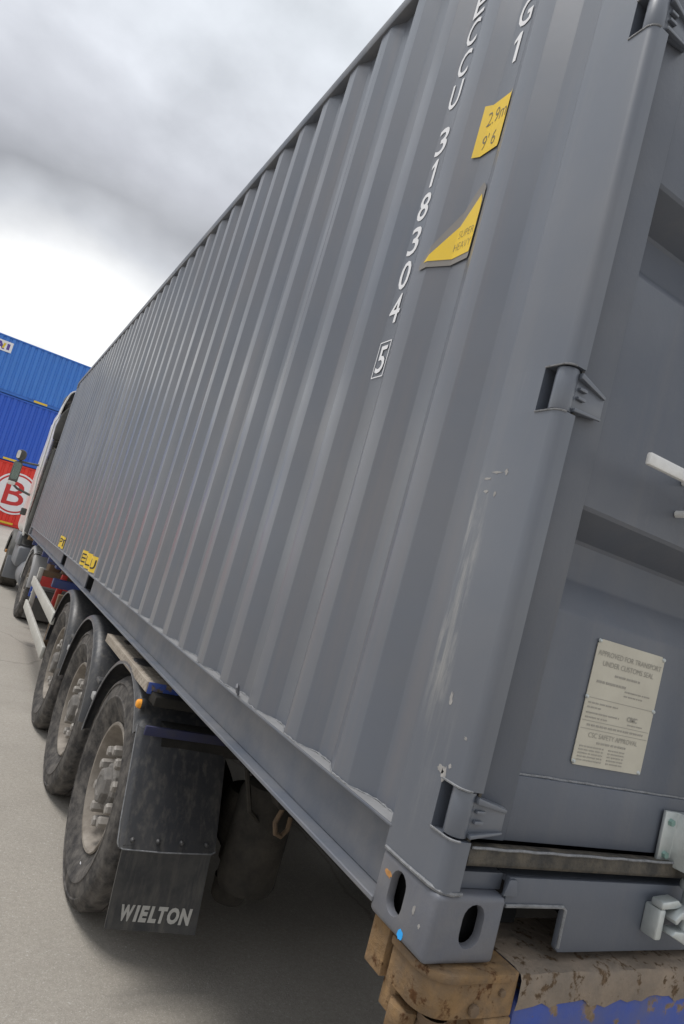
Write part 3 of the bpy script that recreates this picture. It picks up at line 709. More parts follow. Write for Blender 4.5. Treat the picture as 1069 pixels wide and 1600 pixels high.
# little rope hook at the foot of the side
MB().tube([(.004, 1.075, .166), (-.004, 1.072, .190), (-.012, 1.064, .198), (-.016, 1.054, .190), (-.010, 1.052, .176)], .0045, 7).build('rope_hook', m_cast, cont)

# ------------------------------------------------------------------ wheels (shared shapes)
WR = 0.518; RIMX = 0.0
def tyre_mesh(width, r=WR + .012, name='tyre', material=m_tyre, grooves=4):
    rs = .288; w_ = width
    prof_ = [(.030, rs), (.018, rs + .012), (.010, rs + .035), (.004, rs + .042), (.001, rs + .050), (-.016, rs + .075), (-.025, rs + .100), (-.030, rs + .120), (-.033, rs + .124), (-.033, rs + .130), (-.029, rs + .134), (-.027, rs + .165), (-.020, r - .052), (-.026, r - .048), (-.020, r - .030), (-.012, r - .024), (-.008, r - .022), (.004, r - .008), (.014, r - .002)]
    x0, x1 = .02, w_ - .04; tread = []
    nb = grooves + 1; bw = (x1 - x0) / nb
    for i in range(nb):
        a_ = x0 + i * bw; 
        tread += [(a_ + (.005 if i else 0), r), (a_ + bw - (.005 if i < nb - 1 else 0), r)]
        if i < nb - 1: tread += [(a_ + bw - .004, r - .013), (a_ + bw + .004, r - .013)]
    back = [(w_ - .026 - (p[0] + .0), p[1]) for p in reversed(prof_)]
    full_ = prof_ + tread + back
    return MB().lathe(full_, n=72).mesh(name, material, ang=38)
def disc_mesh(r_in=.288):
    """steel rim seen from outside: flange, well, dished disc; +x points inwards"""
    p_ = [(.030, r_in + .001), (.012, r_in + .012), (.005, r_in + .007), (.007, r_in - .004), (.022, r_in - .013), (.060, r_in - .018), (.075, r_in - .030), (.120, r_in - .038)]
    b_ = MB().lathe(p_, n=56)
    b_.lathe([(.120, r_in - .038), (.100, .228), (.086, .212), (.084, .20), (.084, .12)], n=56)
    return b_.mesh('wheel', m_rim, ang=35)
def hub_mesh(deep=.086):
    return MB().lathe([(deep, .142), (deep - .010, .138), (deep - .016, .118), (deep - .050, .112), (deep - .060, .100), (deep - .062, .088), (deep - .085, .084), (deep - .095, .074), (deep - .098, .05), (deep - .094, .04), (deep - .094, .001)], n=8).mesh('hub_cap', m_hub, ang=20)
def nut_mesh():
    b_ = MB()
    b_.cyl((.084, 0, 0), (.072, 0, 0), .032, n=16)
    b_.lathe([(.072, .0285), (.016, .0265), (.008, .0215), (.007, .001)], n=6)
    return b_.mesh('lug_nut', m_nut, ang=25)
m_hub = mat('dusty_hub', (0.115, 0.108, 0.100), 0.75, dirt=(0.24, 0.22, 0.20), dirt_amt=0.7, dscale=14, bump=0.3, bscale=90)
ty_m = tyre_mesh(.385); di_m = disc_mesh(); hu_m = hub_mesh(); nu_m = nut_mesh()
ty_d = tyre_mesh(.300, name='tyre', grooves=3)
ty_s = tyre_mesh(.315, name='tyre', grooves=4, material=m_tread)
def wheel(parent, x, y, z, side=1, tm=None, spin=0.0, nuts=True, steer=0.0, hole=0.0, pos=None):
    """side 1: outer face to -x; -1 mirrored"""
    wh = inst('wheel', di_m, parent, (x, y, z), rot=(spin, 0, steer if side > 0 else math.pi + steer))
    def child(nm, me, loc=(0, 0, 0), rot=(0, 0, 0)):
        o = bpy.data.objects.new(nm, me); C.objects.link(o); o.parent = wh; o.location = loc; o.rotation_euler = rot; return o
    child('tyre', tm or ty_m); child('hub_cap', hu_m)
    for i in range(10 if nuts else 0):
        a_ = 2 * math.pi * (i + .3) / 10
        child('lug_nut', nu_m, (0, .1675 * math.cos(a_), .1675 * math.sin(a_)), (a_, 0, 0))
    return wh

# ------------------------------------------------------------------ the blue trailer
tr = empty('semi_trailer', (1.22, 5.0, GZ), 'blue three axle container trailer with dusty wheels under the grey container', 'trailer')
AX = (2.47, 3.78, 5.09); AZ = GZ + .508; XO = .040
for s in (.70, 1.56):
    b_ = MB(); b_.box(s, s + .18, .1, 8.3, -.10, -.075); b_.box(s, s + .18, .1, 8.3, -.45, -.43); b_.box(s + .08, s + .10, .1, 8.3, -.429, -.101)
    b_.build('main_beam', m_chas, tr)
    b_ = MB(); b_.prism([(8.3, -.45), (8.3, -.075), (12.3, -.012), (12.3, -.16), (9.3, -.19)], 'x', s, s + .16); b_.build('gooseneck_beam', m_trail, tr, bevel=.004)
for y in (2.0, 4.4, 6.0, 7.4, 8.6, 9.6, 11.9):
    z0 = -.30 if y < 8.2 else -.14
    MB().box(.10, 2.34, y - .05, y + .05, z0, z0 + .10 if y < 8.2 else -.02).build('cross_bearer', m_trail if y > 5 else m_chas, tr, bevel=.006)
for (x0, x1, y, z0, z1) in ((.24, .66, 8.75, -.20, -.07), (.34, .66, 7.85, -.12, -.03)):
    MB().box(x0, x1, y, y + .22, z0, z1).build('blue_box', m_trail, tr, bevel=.01)
# unseen lamp board, underrun bar, right-hand guard and flap, added to block light
MB().box(.26, 2.18, .02, .07, -.56, -.37).build('lamp_board_blocker', m_chas, tr, bevel=.008)
MB().box(.16, 2.28, .10, .20, -.74, -.62).build('underrun_bar_blocker', m_trail, tr, bevel=.012)
for x in (.62, 1.76): MB().box(x, x + .06, .12, .18, -.63, -.37).build('underrun_post_blocker', m_chas, tr, bevel=.006)
for (z0, z1) in ((-.445, -.335), (-.76, -.65)): MB().box(WID - .018, WID + .012, 5.62, 8.58, z0, z1).build('guard_rail', m_alu, tr, bevel=.006)
MB().box(WID - .43, WID - .02, 1.72, 1.73, -.93, -.25).build('mud_flap', m_flap, tr, bevel=.003)
# rear beam: rusty top flange over blue face
rb = MB().box(.2175, 2.2205, -.020, .16, -.36, -.052).build('rear_beam', m_beam, tr, bevel=.012)
tp = MB()
nx = 90; ny = 5; xs_ = [.2170 + (2.2210 - .2170) * i / nx for i in range(nx + 1)]
rn = random.Random(2)
prow = [(-.0215, -.060), (-.0228, -.048), (-.0228, -.016), (-.018, -.0065), (.0, -.004), (.16, -.004)]
vs_ = []
for x in xs_:
    for j, (y, z) in enumerate(prow):
        vs_.append((x, y + (rn.uniform(-.0008, .0006) if j < 3 else rn.uniform(-.001, .001)), z + ((-.004 + .005 * math.sin(x * 23) + .004 * math.sin(x * 51 + 1) + .003 * math.sin(x * 117) + rn.uniform(-.002, .002)) if j == 0 else rn.uniform(-.0016, .0016))))
tp.add(vs_, [(i * 6 + j, i * 6 + j + 1, (i + 1) * 6 + j + 1, (i + 1) * 6 + j) for i in range(nx) for j in range(5)])
m_flange = mat('rusty_beam_flange', (0.27, 0.215, 0.165), 0.85, dirt=(0.13, 0.115, 0.10), dirt_amt=0.8, dscale=8, rust=(0.15, 0.10, 0.06), rust_thr=0.56, rscale=34, bump=0.5, bscale=45, spec=0.2)
tp.build('rusty_flange', m_flange, rb, ang=50, recalc=False)
# twist locks
def twist_lock(x0, sgn, y0, detailed):
    X = lambda x: x0 + sgn * x
    def bx(b_, xa, xb, *r_):
        a_, c_ = sorted((X(xa), X(xb))); b_.box(a_, c_, *r_); return b_
    plan = [(.016, .115)] + arc(.070, .052, .054, 180, 270, 8) + [(.160, -.004), (.216, -.002), (.216, .115)]
    tl = MB().prism([(X(p[0]), y0 + p[1]) for p in plan], 'z', -.080, -.004).build('twist_lock', m_lock, tr, bevel=.003, seg=2)
    tl['label'] = 'rusty ochre twist lock housing' if detailed else 'twist lock housing'
    MB().prism([(X(p[0]), p[1]) for p in [(.150, -.0805), (.2155, -.0805), (.2155, -.36), (.190, -.36), (.182, -.17), (.172, -.13), (.155, -.108)]], 'y', y0 - .006, y0 + .10).build('lock_leg', m_lock, tl, bevel=.003)
    if not detailed: return
    plan2 = [(.010, .118)] + arc(.068, .050, .058, 180, 270, 8) + [(.205, -.008), (.205, .118)]
    MB().prism([(X(p[0]), y0 + p[1]) for p in plan2], 'z', -.020, -.0035).build('lock_plate', m_lock, tl, bevel=.005)
    bx(MB(), .014, .080, y0 + .130, y0 + .185, -.088, -.004).build('lock_block', m_lock, tl, bevel=.003)
    bx(MB(), .030, .066, y0 + .095, y0 + .135, -.135, -.07).build('lock_arm', m_lock, tl, bevel=.003)
    MB().cyl((X(.036), y0 + .072, -.098), (X(.036), y0 + .072, -.140), .030, n=6).build('lock_nut', m_lock, tl, bevel=.004)
    th = MB().lathe([(-.090 - .0055 * i, .024 if i % 2 else .0275) for i in range(14)] + [(-.185, .02), (-.185, .001)], (X(.070), y0 + .035, 0), 16, 'z')
    th.build('lock_thread', m_brownrust, tl, ang=70)
    MB().tube([(X(.12), y0 + .05, -.105), (X(.135), y0 + .05, -.150), (X(.115), y0 + .05, -.178), (X(.085), y0 + .05, -.19)], .016, 8).build('lock_lever', m_lock, tl)
    MB().cyl((X(.118), y0 - .004, -.062), (X(.118), y0 - .012, -.062), .011, n=6).build('bolt_head', m_brownrust, tl, bevel=.001)
    MB().cyl((X(.178), y0 - .002, -.036), (X(.178), y0 - .010, -.036), .007, n=6).build('bolt_head', m_brownrust, tl, bevel=.001)
twist_lock(0, 1, -.014, True); twist_lock(WID, -1, -.014, False)
twist_lock(0, 1, LEN - .16, False); twist_lock(WID, -1, LEN - .16, False)
# axles, wheels, air springs
for i, y in enumerate(AX):
    MB().cyl((.25, y, AZ), (2.19, y, AZ), .073, n=20).build('axle', m_chas, tr)
    wheel(tr, XO, y, AZ, 1, spin=(.1, .33, .5)[i]); wheel(tr, WID - XO, y, AZ, -1, spin=.2, nuts=False)
    for x in (.66, WID - .66):
        MB().prism([(y + .55, -.40), (y + .05, AZ + .12), (y - .52, AZ - .10), (y - .52, AZ - .16), (y - .05, AZ - .09), (y + .55, -.52)], 'x', x - .05, x + .05).build('trailing_arm', m_chas, tr, bevel=.008)
        MB().lathe([(-.455, .06), (-.46, .135), (-.50, .150), (-.60, .150), (-.66, .140), (-.70, .115), (-.72, .10), (-.78, .098), (-.79, .09), (-.79, .001)], (x, y - .42, 0), 28, 'z').build('air_spring', m_bag, tr)
# brake chambers and air lines round the axles
for y in AX:
    for x in (.52, WID - .52):
        MB().lathe([(.0, .02), (.004, .075), (.05, .088), (.06, .094), (.07, .088), (.13, .080), (.15, .05), (.15, .001)], (x, y + .10, AZ + .13), 18, 'y').build('brake_chamber', m_chas, tr)
        MB().tube([(x, y + .24, AZ + .15), (x + .05, y + .30, AZ + .28), (x + .16, y + .22, AZ + .36), (x + .24, y + .05, AZ + .33)], .012, 6).build('air_line', m_bag, tr)
MB().tube([(.48, 1.86, -.30), (.52, 1.80, -.46), (.60, 1.82, -.52), (.72, 1.86, -.42), (.78, 1.9, -.30)], .011, 6).build('air_line', m_bag, tr)
# tank and ring seen behind the mud flap
MB().lathe([(-.36, .001), (-.362, .07), (-.38, .118), (-.42, .135), (-.80, .135), (-.835, .122), (-.85, .09), (-.85, .001)], (.655, 1.92, 0), 28, 'z').build('air_tank', m_bag, tr)
MB().lathe([(-.845, .085), (-.93, .080), (-.945, .07), (-.945, .001)], (.64, 2.02, 0), 24, 'z').build('tank_foot', m_bag, tr)
MB().tube([(.62, 1.70, -.40), (.595, 1.69, -.455), (.61, 1.69, -.50), (.645, 1.70, -.515), (.675, 1.71, -.49), (.68, 1.72, -.44)], .011, 8).build('tie_ring', m_brownrust, tr)
MB().prism([(.55, -.33), (.72, -.36), (.74, -.40), (.58, -.39)], 'y', 1.66, 1.74).build('ring_bracket', m_bag, tr, bevel=.004)
spot('tyre_tag', [(2.380, -1.004), (2.398, -1.002), (2.396, -.986), (2.378, -.988)], 'x', .0345, m_white, tr)
# fenders
FR = .615
def fender_shell(y, a0, a1, x0=-.002, x1=.400, r=FR, n=26, lip=.022):
    """rounded plastic arch: outer skirt rolled over at x0"""
    p_ = [(x0 - .002, r - lip - .012), (x0 - .006, r - lip - .010), (x0 - .005, r - lip), (x0 + .004, r - .010), (x0 + .02, r), (x0 + .05, r + .004), (x1 - .05, r + .004), (x1 - .01, r), (x1, r - .02), (x1 - .004, r - .03),
          (x1 - .012, r - .012), (x1 - .05, r - .004), (x0 + .05, r - .004), (x0 + .022, r - .008), (x0 + .008, r - .018), (x0 + .002, r - lip - .012)]
    p_.append(p_[0])
    b_ = MB().lathe(p_, (0, y, AZ), n, 'x', R(a0), R(a1))
    k_ = len(p_); m_ = n + 1; base = len(b_.v) - k_ * m_
    b_.f += [tuple(base + j for j in range(k_ - 1)), tuple(base + n * k_ + j for j in range(k_ - 1))]
    return b_
fen = []
for i, y in enumerate(AX):
    a0, a1 = (8, 138) if i == 0 else (6, 172)
    f = fender_shell(y, a0, a1).build('fender', m_fend, tr, ang=50); fen.append(f)
    f2 = bpy.data.objects.new('fender', f.data); C.objects.link(f2); f2.parent = tr
    f2.location = (2 * (1.219 - 1.22), 0, 0); f2.scale = (-1, 1, 1)
    # bright worn lip along the outer edge
    pts = [(-.0055, y + (FR - .034) * math.cos(R(a0 + (a1 - a0) * t / 40)), AZ + (FR - .034) * math.sin(R(a0 + (a1 - a0) * t / 40))) for t in range(41)]
    MB().tube(pts, .0035, 5).build('fender_lip', m_weld, f)
for y in (3.125, 4.435):
    MB().box(.01, .05, y - .04, y + .035, AZ + .235, AZ + .275).build('fender_bracket', m_tfend, tr, bevel=.006)
    MB().box(.012, .09, y - .06, y + .045, AZ + .335, AZ + .36).build('fender_bracket', m_fend, tr, bevel=.006)
# rear quarter of the first fender hanging down, blue strap, rivets and printed flap
RQ = [(AX[0] + FR * math.cos(R(150)), AZ + FR * math.sin(R(150)) ), (1.892, -.39), (1.858, -.45), (1.800, -.53), (1.768, -.58), (1.752, -.628)]
RQ = [(1.938, -.345), (1.885, -.42), (1.842, -.50), (1.808, -.565), (1.778, -.640)]
TOPQ = (AX[0] + FR * math.cos(R(150)), AZ + FR * math.sin(R(150)))
QP = [(1.985, -.225), (1.925, -.34), (1.870, -.45), (1.815, -.565), (1.778, -.640)]
sec = [(-.006, .026), (-.004, .012), (.004, .002), (.02, -.003), (.19, -.007), (.388, -.003), (.408, .006), (.412, .02)]
b_ = MB(); k_ = len(sec)
vs_ = []
for (y, z) in QP:
    for off in (0, .006):
        for (x, d) in sec: vs_.append((x, y + d + off, z + .35 * d))
fs = []
for i in range(len(QP) - 1):
    for o_ in (0, k_):
        for j in range(k_ - 1): fs.append((i * 2 * k_ + o_ + j, i * 2 * k_ + o_ + j + 1, (i + 1) * 2 * k_ + o_ + j + 1, (i + 1) * 2 * k_ + o_ + j))
    for j in (0, k_ - 1): fs.append((i * 2 * k_ + j, i * 2 * k_ + k_ + j, (i + 1) * 2 * k_ + k_ + j, (i + 1) * 2 * k_ + j))
for i in (0, len(QP) - 1):
    for j in range(k_ - 1): fs.append((i * 2 * k_ + j, i * 2 * k_ + j + 1, i * 2 * k_ + k_ + j + 1, i * 2 * k_ + k_ + j))
fq = b_.add(vs_, fs).build('fender_skirt', m_fend, tr, ang=50)
yb_, zb_ = QP[-1]
MB().tube([(-.006, y_ + .027, z_ + .005) for (y_, z_) in QP[:-1]] + [(-.0055, yb_ + .024, zb_ + .02), (.000, yb_ + .012, zb_ + .004), (.016, yb_ - .002, zb_), (.19, yb_ - .007, zb_ - .003), (.388, yb_ - .003, zb_), (.410, yb_ + .01, zb_ + .004)], .0032, 6).build('skirt_lip', m_weld, fq)
for x in (.045, .150, .25, .36):
    MB().lathe([(-.012, .0005), (-.010, .006), (-.004, .0095), (.004, .010)], (x, yb_ + .004, zb_ + .035), 12, 'y').build('rivet', m_fend, fq)
MB().box(.012, .44, 1.938, 1.956, -.243, -.203).build('blue_strap', mat('strap_blue', (0.022, 0.025, 0.075), 0.6, dirt=(0.05, 0.047, 0.045), dirt_amt=0.5, dscale=9), tr, bevel=.004)
# flap: slightly curved rubber sheet
b_ = MB(); nx_, nz_ = 8, 6; vs_ = []
for off in (0, .008):
    for j in range(nz_ + 1):
        t = j / nz_
        for i in range(nx_ + 1):
            s = i / nx_; x = .014 + .376 * s + .006 * t
            vs_.append((x, 1.772 - .045 * t + .014 * math.sin(math.pi * s) * t - .01 * t * t + off + .010, -.625 - .292 * t - .006 * math.sin(math.pi * s) * t - .026 * s * t))
h_ = (nx_ + 1) * (nz_ + 1); fs = []
for o_ in (0, h_):
    for j in range(nz_):
        for i in range(nx_): fs.append((o_ + j * (nx_ + 1) + i, o_ + j * (nx_ + 1) + i + 1, o_ + (j + 1) * (nx_ + 1) + i + 1, o_ + (j + 1) * (nx_ + 1) + i))
for j in range(nz_):
    for i in (0, nx_): fs.append((j * (nx_ + 1) + i, (j + 1) * (nx_ + 1) + i, h_ + (j + 1) * (nx_ + 1) + i, h_ + j * (nx_ + 1) + i))
for i in range(nx_):
    for j in (0, nz_): fs.append((j * (nx_ + 1) + i, j * (nx_ + 1) + i + 1, h_ + j * (nx_ + 1) + i + 1, h_ + j * (nx_ + 1) + i))
fl = b_.add(vs_, fs).build('mud_flap', m_flap, tr, ang=40)
def on_flap(u, v):
    x = .216 + u; s = min(1, max(0, (x - .014) / .376)); z = -.858 + v; t = min(1, max(0, (-.625 - z) / .292))
    return (x, 1.772 - .045 * t + .014 * math.sin(math.pi * s) * t - .01 * t * t + .010 - .003, z - .006 * math.sin(math.pi * s) * t - .026 * s * t)
dx = -.148
for ch, wd in (('W', .056), ('I', .020), ('E', .038), ('L', .034), ('T', .040), ('O', .049), ('N', .050)):
    gv, gf = glyphs(ch, 1.0, .055, .14)
    mx_ = max(p[0] for p in gv); my_ = max(p[1] for p in gv)
    MB().add([on_flap(dx + wd / 2 + p[0] * wd / 2 / mx_, p[1] * .028 / my_) for p in gv], gf).build('flap_lettering', m_flaptext, fl, recalc=False)
    dx += wd + .0015
# step plate of checker plate over the fenders
SY0, SY1, SZ = 2.05, 3.16, -.045
sp = MB(); sp.box(.004, .34, SY0, SY1, SZ - .006, SZ); sp.box(-.006, .0038, SY0, SY1, SZ - .046, SZ)
sp_o = sp.build('step_plate', m_check, tr, bevel=.002, seg=1)
MB().box(.0, .34, SY0 - .0065, SY0 - .0005, SZ - .050, SZ - .0005).build('step_end', m_checkblue, sp_o, bevel=.002)
tb = MB()
def tear(cx, cy, ang_, plane):
    L_, w_ = .014, .0042; ca, sa = math.cos(ang_), math.sin(ang_)
    pts = [(-L_, 0, 0), (0, -w_, 0), (L_, 0, 0), (0, w_, 0), (0, 0, .0022)]
    q = []
    for (a_, c_, h2) in pts:
        u, v = a_ * ca - c_ * sa, a_ * sa + c_ * ca
        q.append({'t': (cx + u, cy + v, SZ + h2 + .0002), 'o': (-.0062 - h2, cx + u, cy + v), 'e': (cx + u, SY0 - .0067 - h2, cy + v)}[plane])
    tb2 = {'t': tb, 'o': tb, 'e': te}[plane]
    tb2.add(q, [(0, 1, 4), (1, 2, 4), (2, 3, 4), (3, 0, 4)])
te = MB(); ii = 0
for i in range(11):
    for j in range(36): tear(.018 + i * .030, SY0 + .02 + j * .0295, R(45 if (i + j) % 2 else -45), 't')
for i in range(2):
    for j in range(44): tear(SY0 + .015 + j * .0242, SZ - .014 - i * .020, R(45 if (i + j) % 2 else -45), 'o')
for i in range(12): 
    for j in range(2): tear(.02 + i * .028, SZ - .014 - j * .022, R(40 if (i + j) % 2 else -40), 'e')
o_ = tb.build('tread_pattern', m_check, sp_o, ang=10); o_['kind'] = 'stuff'
o_ = te.build('tread_pattern', m_checkblue, sp_o, ang=10); o_['kind'] = 'stuff'
MB().box(.02, .42, 1.955, 2.06, -.125, -.082).build('step_bracket', m_chas, tr, bevel=.006)
MB().box(.06, .1, 2.9, 3.0, -.10, -.038).build('step_bracket', m_chas, tr, bevel=.006)
# amber side lamp
am = MB().lathe([(-.0235, .0005), (-.022, .012), (-.017, .018), (-.006, .0205), (-.002, .021)], (.0, 2.075, -.150), 20, 'x').build('marker_lamp', m_amber, tr)
MB().cyl((-.003, 2.075, -.150), (.014, 2.078, -.150), .024, n=18).build('lamp_base', m_fend, am)
# side guard: two rails on two posts
for (z0, z1) in ((-.445, -.335), (-.76, -.65)):
    MB().box(-.012, .018, 5.62, 8.58, z0, z1).build('guard_rail', m_alu, tr, bevel=.006)
for y in (5.9, 8.42):
    MB().box(.0185, .075, y, y + .06, -.80, -.20).build('guard_post', m_brownrust if y < 8 else m_alu, tr, bevel=.006)
    MB().box(.076, .70, y + .005, y + .055, -.30, -.22).build('guard_arm', m_brownrust, tr, bevel=.006)
# landing leg
MB().box(.44, .56, 7.55, 7.67, -.92, -.12).build('landing_leg', m_red, tr, bevel=.01)
MB().prism([(8.42, -.74), (8.50, -.74), (8.20, -.20), (8.10, -.20)], 'x', .27, .34).build('leg_strut', m_red, tr, bevel=.008)
MB().box(.36, .64, 7.46, 7.76, -.95, -.925).build('leg_foot', m_chas, tr, bevel=.006)

# ------------------------------------------------------------------ tractor unit in front
tk = empty('tractor_truck', (1.2, 12.5, GZ), 'white cab tractor truck coupled in front of the grey container', 'truck')
DY, FY = 10.42, 14.15
for x in (.80, 1.56): MB().box(x, x + .08, 9.15, 15.2, -.62, -.36).build('frame_rail', m_chas, tk, bevel=.006)
wheel(tk, .015, DY, AZ, 1, tm=ty_d, spin=.2); wheel(tk, .345, DY, AZ, 1, tm=ty_d, nuts=False)
wheel(tk, WID - .015, DY, AZ, -1, tm=ty_d, nuts=False)
wheel(tk, -.055, FY, AZ, 1, tm=ty_s, steer=R(-6)); wheel(tk, WID + .02, FY, AZ, -1, tm=ty_s, nuts=False)
MB().cyl((.3, DY, AZ), (2.14, DY, AZ), .085, n=16).build('axle', m_chas, tk)
MB().lathe([(-.17, .03), (-.165, .17), (-.10, .20), (.10, .20), (.165, .17), (.17, .03)], (1.22, DY, AZ), 20, 'x').build('differential', m_brownrust, tk)
# drive fenders: three pressed pieces
def tfender(a0, a1, r, x0, x1, nm='wheel_arch'):
    p_ = [(x0, r - .06), (x0 - .004, r - .02), (x0 + .012, r), (x0 + .03, r + .004), (x1 - .02, r + .004), (x1, r - .012), (x1, r - .02), (x1 - .02, r - .006), (x0 + .03, r - .006), (x0 + .012, r - .06), (x0, r - .06)]
    b2 = MB().lathe(p_, (0, DY, AZ), 20, 'x', R(a0), R(a1)); k2 = len(p_); base = len(b2.v) - k2 * 21
    b2.f += [tuple(base + j for j in range(k2 - 1)), tuple(base + 20 * k2 + j for j in range(k2 - 1))]
    return b2.build(nm, m_tfend, tk, ang=40)
tfender(58, 122, .600, -.03, .64); tfender(124, 178, .588, -.028, .64); tfender(2, 56, .588, -.028, .64)
for r_, a_ in ((.606, 62), (.606, 90), (.606, 118)):
    MB().prism([(DY + r_ * math.cos(R(a_)) - .02, AZ + r_ * math.sin(R(a_))), (DY + r_ * math.cos(R(a_)) + .02, AZ + r_ * math.sin(R(a_))), (DY + (r_ + .02) * math.cos(R(a_)), AZ + (r_ + .02) * math.sin(R(a_)))], 'x', .0, .6).build('arch_rib', m_tfend, tk, bevel=.004)
MB().box(.10, .62, 9.775, 9.815, -.60, -.30).build('arch_tail', m_tfend, tk, bevel=.02)
MB().box(.46, .56, 9.765, 9.774, -.46, -.36).build('lamp_bracket', m_cabdark, tk, bevel=.006)
MB().box(.02, .62, 9.60, 9.615, -1.035, -.62).build('mud_flap', m_cabdark, tk, bevel=.003)
bd = MB().box(.0, .13, 9.53, 9.56, -.72, -.58).build('badge_plate', m_logo, tk, bevel=.006)
MB().box(.02, .07, 9.525, 9.5295, -.665, -.645).build('badge_mark', m_white, bd); MB().box(.07, .11, 9.525, 9.5295, -.64, -.62).build('badge_mark', m_white, bd)
# rear crossmember with lit lamp
MB().box(.02, 2.42, 9.12, 9.22, -.50, -.36).build('rear_crossmember', m_red, tk, bevel=.012)
MB().box(.27, .38, 9.095, 9.119, -.47, -.39).build('tail_lamp', m_redlamp, tk, bevel=.006)
MB().box(.12, .28, 9.30, 9.60, -.32, -.10).build('valve_block', m_brownrust, tk, bevel=.03)
MB().cyl((.26, 9.05, -.24), (.46, 9.05, -.24), .065, n=16).build('air_bottle', m_brownrust, tk, bevel=.01)
MB().box(.5, 1.9, 9.5, 11.2, -.30, -.13).build('fifth_wheel', m_chas, tk, bevel=.02)
for k_, (y, z, x1) in enumerate(((9.0, -.13, .9), (8.9, -.19, .85))):
    MB().tube([(.30, y, z), (.45, y + .05, z + .02), (.65, y + .1, z - .02), (x1, y + .2, z)], .018, 6).build('air_hose', m_brownrust if k_ else m_galv, tk)
MB().lathe([(-.35, .001), (-.345, .25), (-.31, .30), (.55, .30), (.59, .25), (.60, .001)], (.33, 12.1, -.70), 24, 'y').build('fuel_tank', m_cabgrey, tk)
MB().box(-.04, .55, 12.55, 13.55, -.62, -.26).build('side_skirt', m_cabgrey, tk, bevel=.04)
MB().box(-.075, .0, 12.85, 13.5, -.26, -.03).build('side_skirt', m_cabgrey, tk, bevel=.03)
b2 = MB(); p_ = [(-.10, .50), (-.115, .56), (-.10, .60), (-.07, .61), (.40, .61), (.41, .58), (-.06, .585), (-.085, .55), (-.10, .50)]
b2.lathe(p_, (0, FY, AZ), 20, 'x', R(10), R(170)); b2.build('front_arch', m_cabdark, tk)
MB().prism([(13.50, -.52), (13.62, -.55), (13.55, -.75), (13.48, -.95), (13.44, -.95)], 'x', -.105, .36).build('front_arch_tail', m_cabgrey, tk, bevel=.01)
# cab body: rounded box lofted front to back
def cab_ring(y, x0, x1, z0, z1, r):
    return [(p[0], y, p[1]) for p in rounded(x0, x1, z0, z1, r, 6)]
rings = [cab_ring(12.78, .04, WID - .04, -.02, 2.62, .16), cab_ring(12.84, .01, WID - .01, -.04, 2.66, .18), cab_ring(13.6, -.02, WID + .02, -.08, 2.70, .2), cab_ring(14.5, -.02, WID + .02, -.10, 2.55, .2), cab_ring(15.0, .0, WID, -.12, 1.75, .2), cab_ring(15.15, .04, WID - .04, -.12, .6, .14)]
b2 = MB(); m2 = len(rings[0]); b2.add([p for r_ in rings for p in r_], [(i * m2 + j, i * m2 + (j + 1) % m2, (i + 1) * m2 + (j + 1) % m2, (i + 1) * m2 + j) for i in range(len(rings) - 1) for j in range(m2)] + [tuple(range(m2)), tuple((len(rings) - 1) * m2 + j for j in range(m2))])
b2.build('cab', m_cab, tk, ang=40)
# side wind deflector: curved panel flaring outwards behind the cab
DF = [(-.06, -.035, 13.42), (.12, -.055, 13.36), (.42, -.085, 13.34), (.78, -.098, 13.38), (1.02, -.120, 13.46), (1.45, -.128, 13.48), (1.90, -.138, 13.5), (2.12, -.142, 13.5), (2.20, -.112, 13.5), (2.50, -.085, 13.48), (2.68, -.050, 13.46)]
def deflector(X, m, nm):
    b3 = MB(); vs3 = []
    for (z, x, yf) in DF:
        yr = 12.66 + (.0 if z > .2 else .05)
        for (y, dx) in ((yr, 0), (yr + .02, -.006), (yr + .3, .006), (yf, .03)): vs3.append((X(x + dx), y, z))
        for (y, dx) in ((yf, .045), (yr + .3, .025), (yr + .02, .02), (yr, .02)): vs3.append((X(x + dx), y, z))
    k3 = 8; n3 = len(DF)
    fs3 = [(i * k3 + j, i * k3 + (j + 1) % k3, (i + 1) * k3 + (j + 1) % k3, (i + 1) * k3 + j) for i in range(n3 - 1) for j in range(k3)] + [tuple(range(k3)), tuple((n3 - 1) * k3 + j for j in range(k3))]
    return b3.add(vs3, fs3).build(nm, m, tk, ang=35)
deflector(lambda x: x, m_cab, 'side_deflector'); deflector(lambda x: WID - x, m_cab, 'side_deflector')
b3 = MB(); rg = []
for (y, x0, z1, r_) in ((12.66, -.04, 2.80, .17), (12.70, -.055, 2.82, .18), (13.4, -.05, 2.86, .2), (14.2, .0, 2.72, .2)):
    rg.append([(p[0], y, p[1]) for p in rounded(x0, WID - x0, 2.30, z1, r_, 6)])
m3 = len(rg[0]); b3.add([p for q_ in rg for p in q_], [(i * m3 + j, i * m3 + (j + 1) % m3, (i + 1) * m3 + (j + 1) % m3, (i + 1) * m3 + j) for i in range(3) for j in range(m3)])
b3.build('roof_deflector', m_cabdark, tk, ang=40)
MB().tube([(-.045 + .17 - .17 * math.cos(R(a_)), 12.655, 2.66 + .155 * math.sin(R(a_))) for a_ in range(0, 91, 10)] + [(.6, 12.655, 2.815), (1.8, 12.655, 2.815)], .014, 6).build('deflector_rim', m_cab, tk)
MB().tube([(.02, 12.62, .02), (.03, 12.62, .8), (.035, 12.62, 1.5), (.03, 12.63, 1.62)], [.07, .072, .072, .055], 12).build('intake_stack', m_cabdark, tk)
MB().tube([(.0, 12.60, .30), (.03, 12.60, .55), (.08, 12.60, .7)], .02, 6).build('bracket_arm', m_chas, tk)
MB().box(-.02, .16, 12.52, 12.72, 1.66, 1.78).build('intake_clamp', m_chas, tk, bevel=.02)
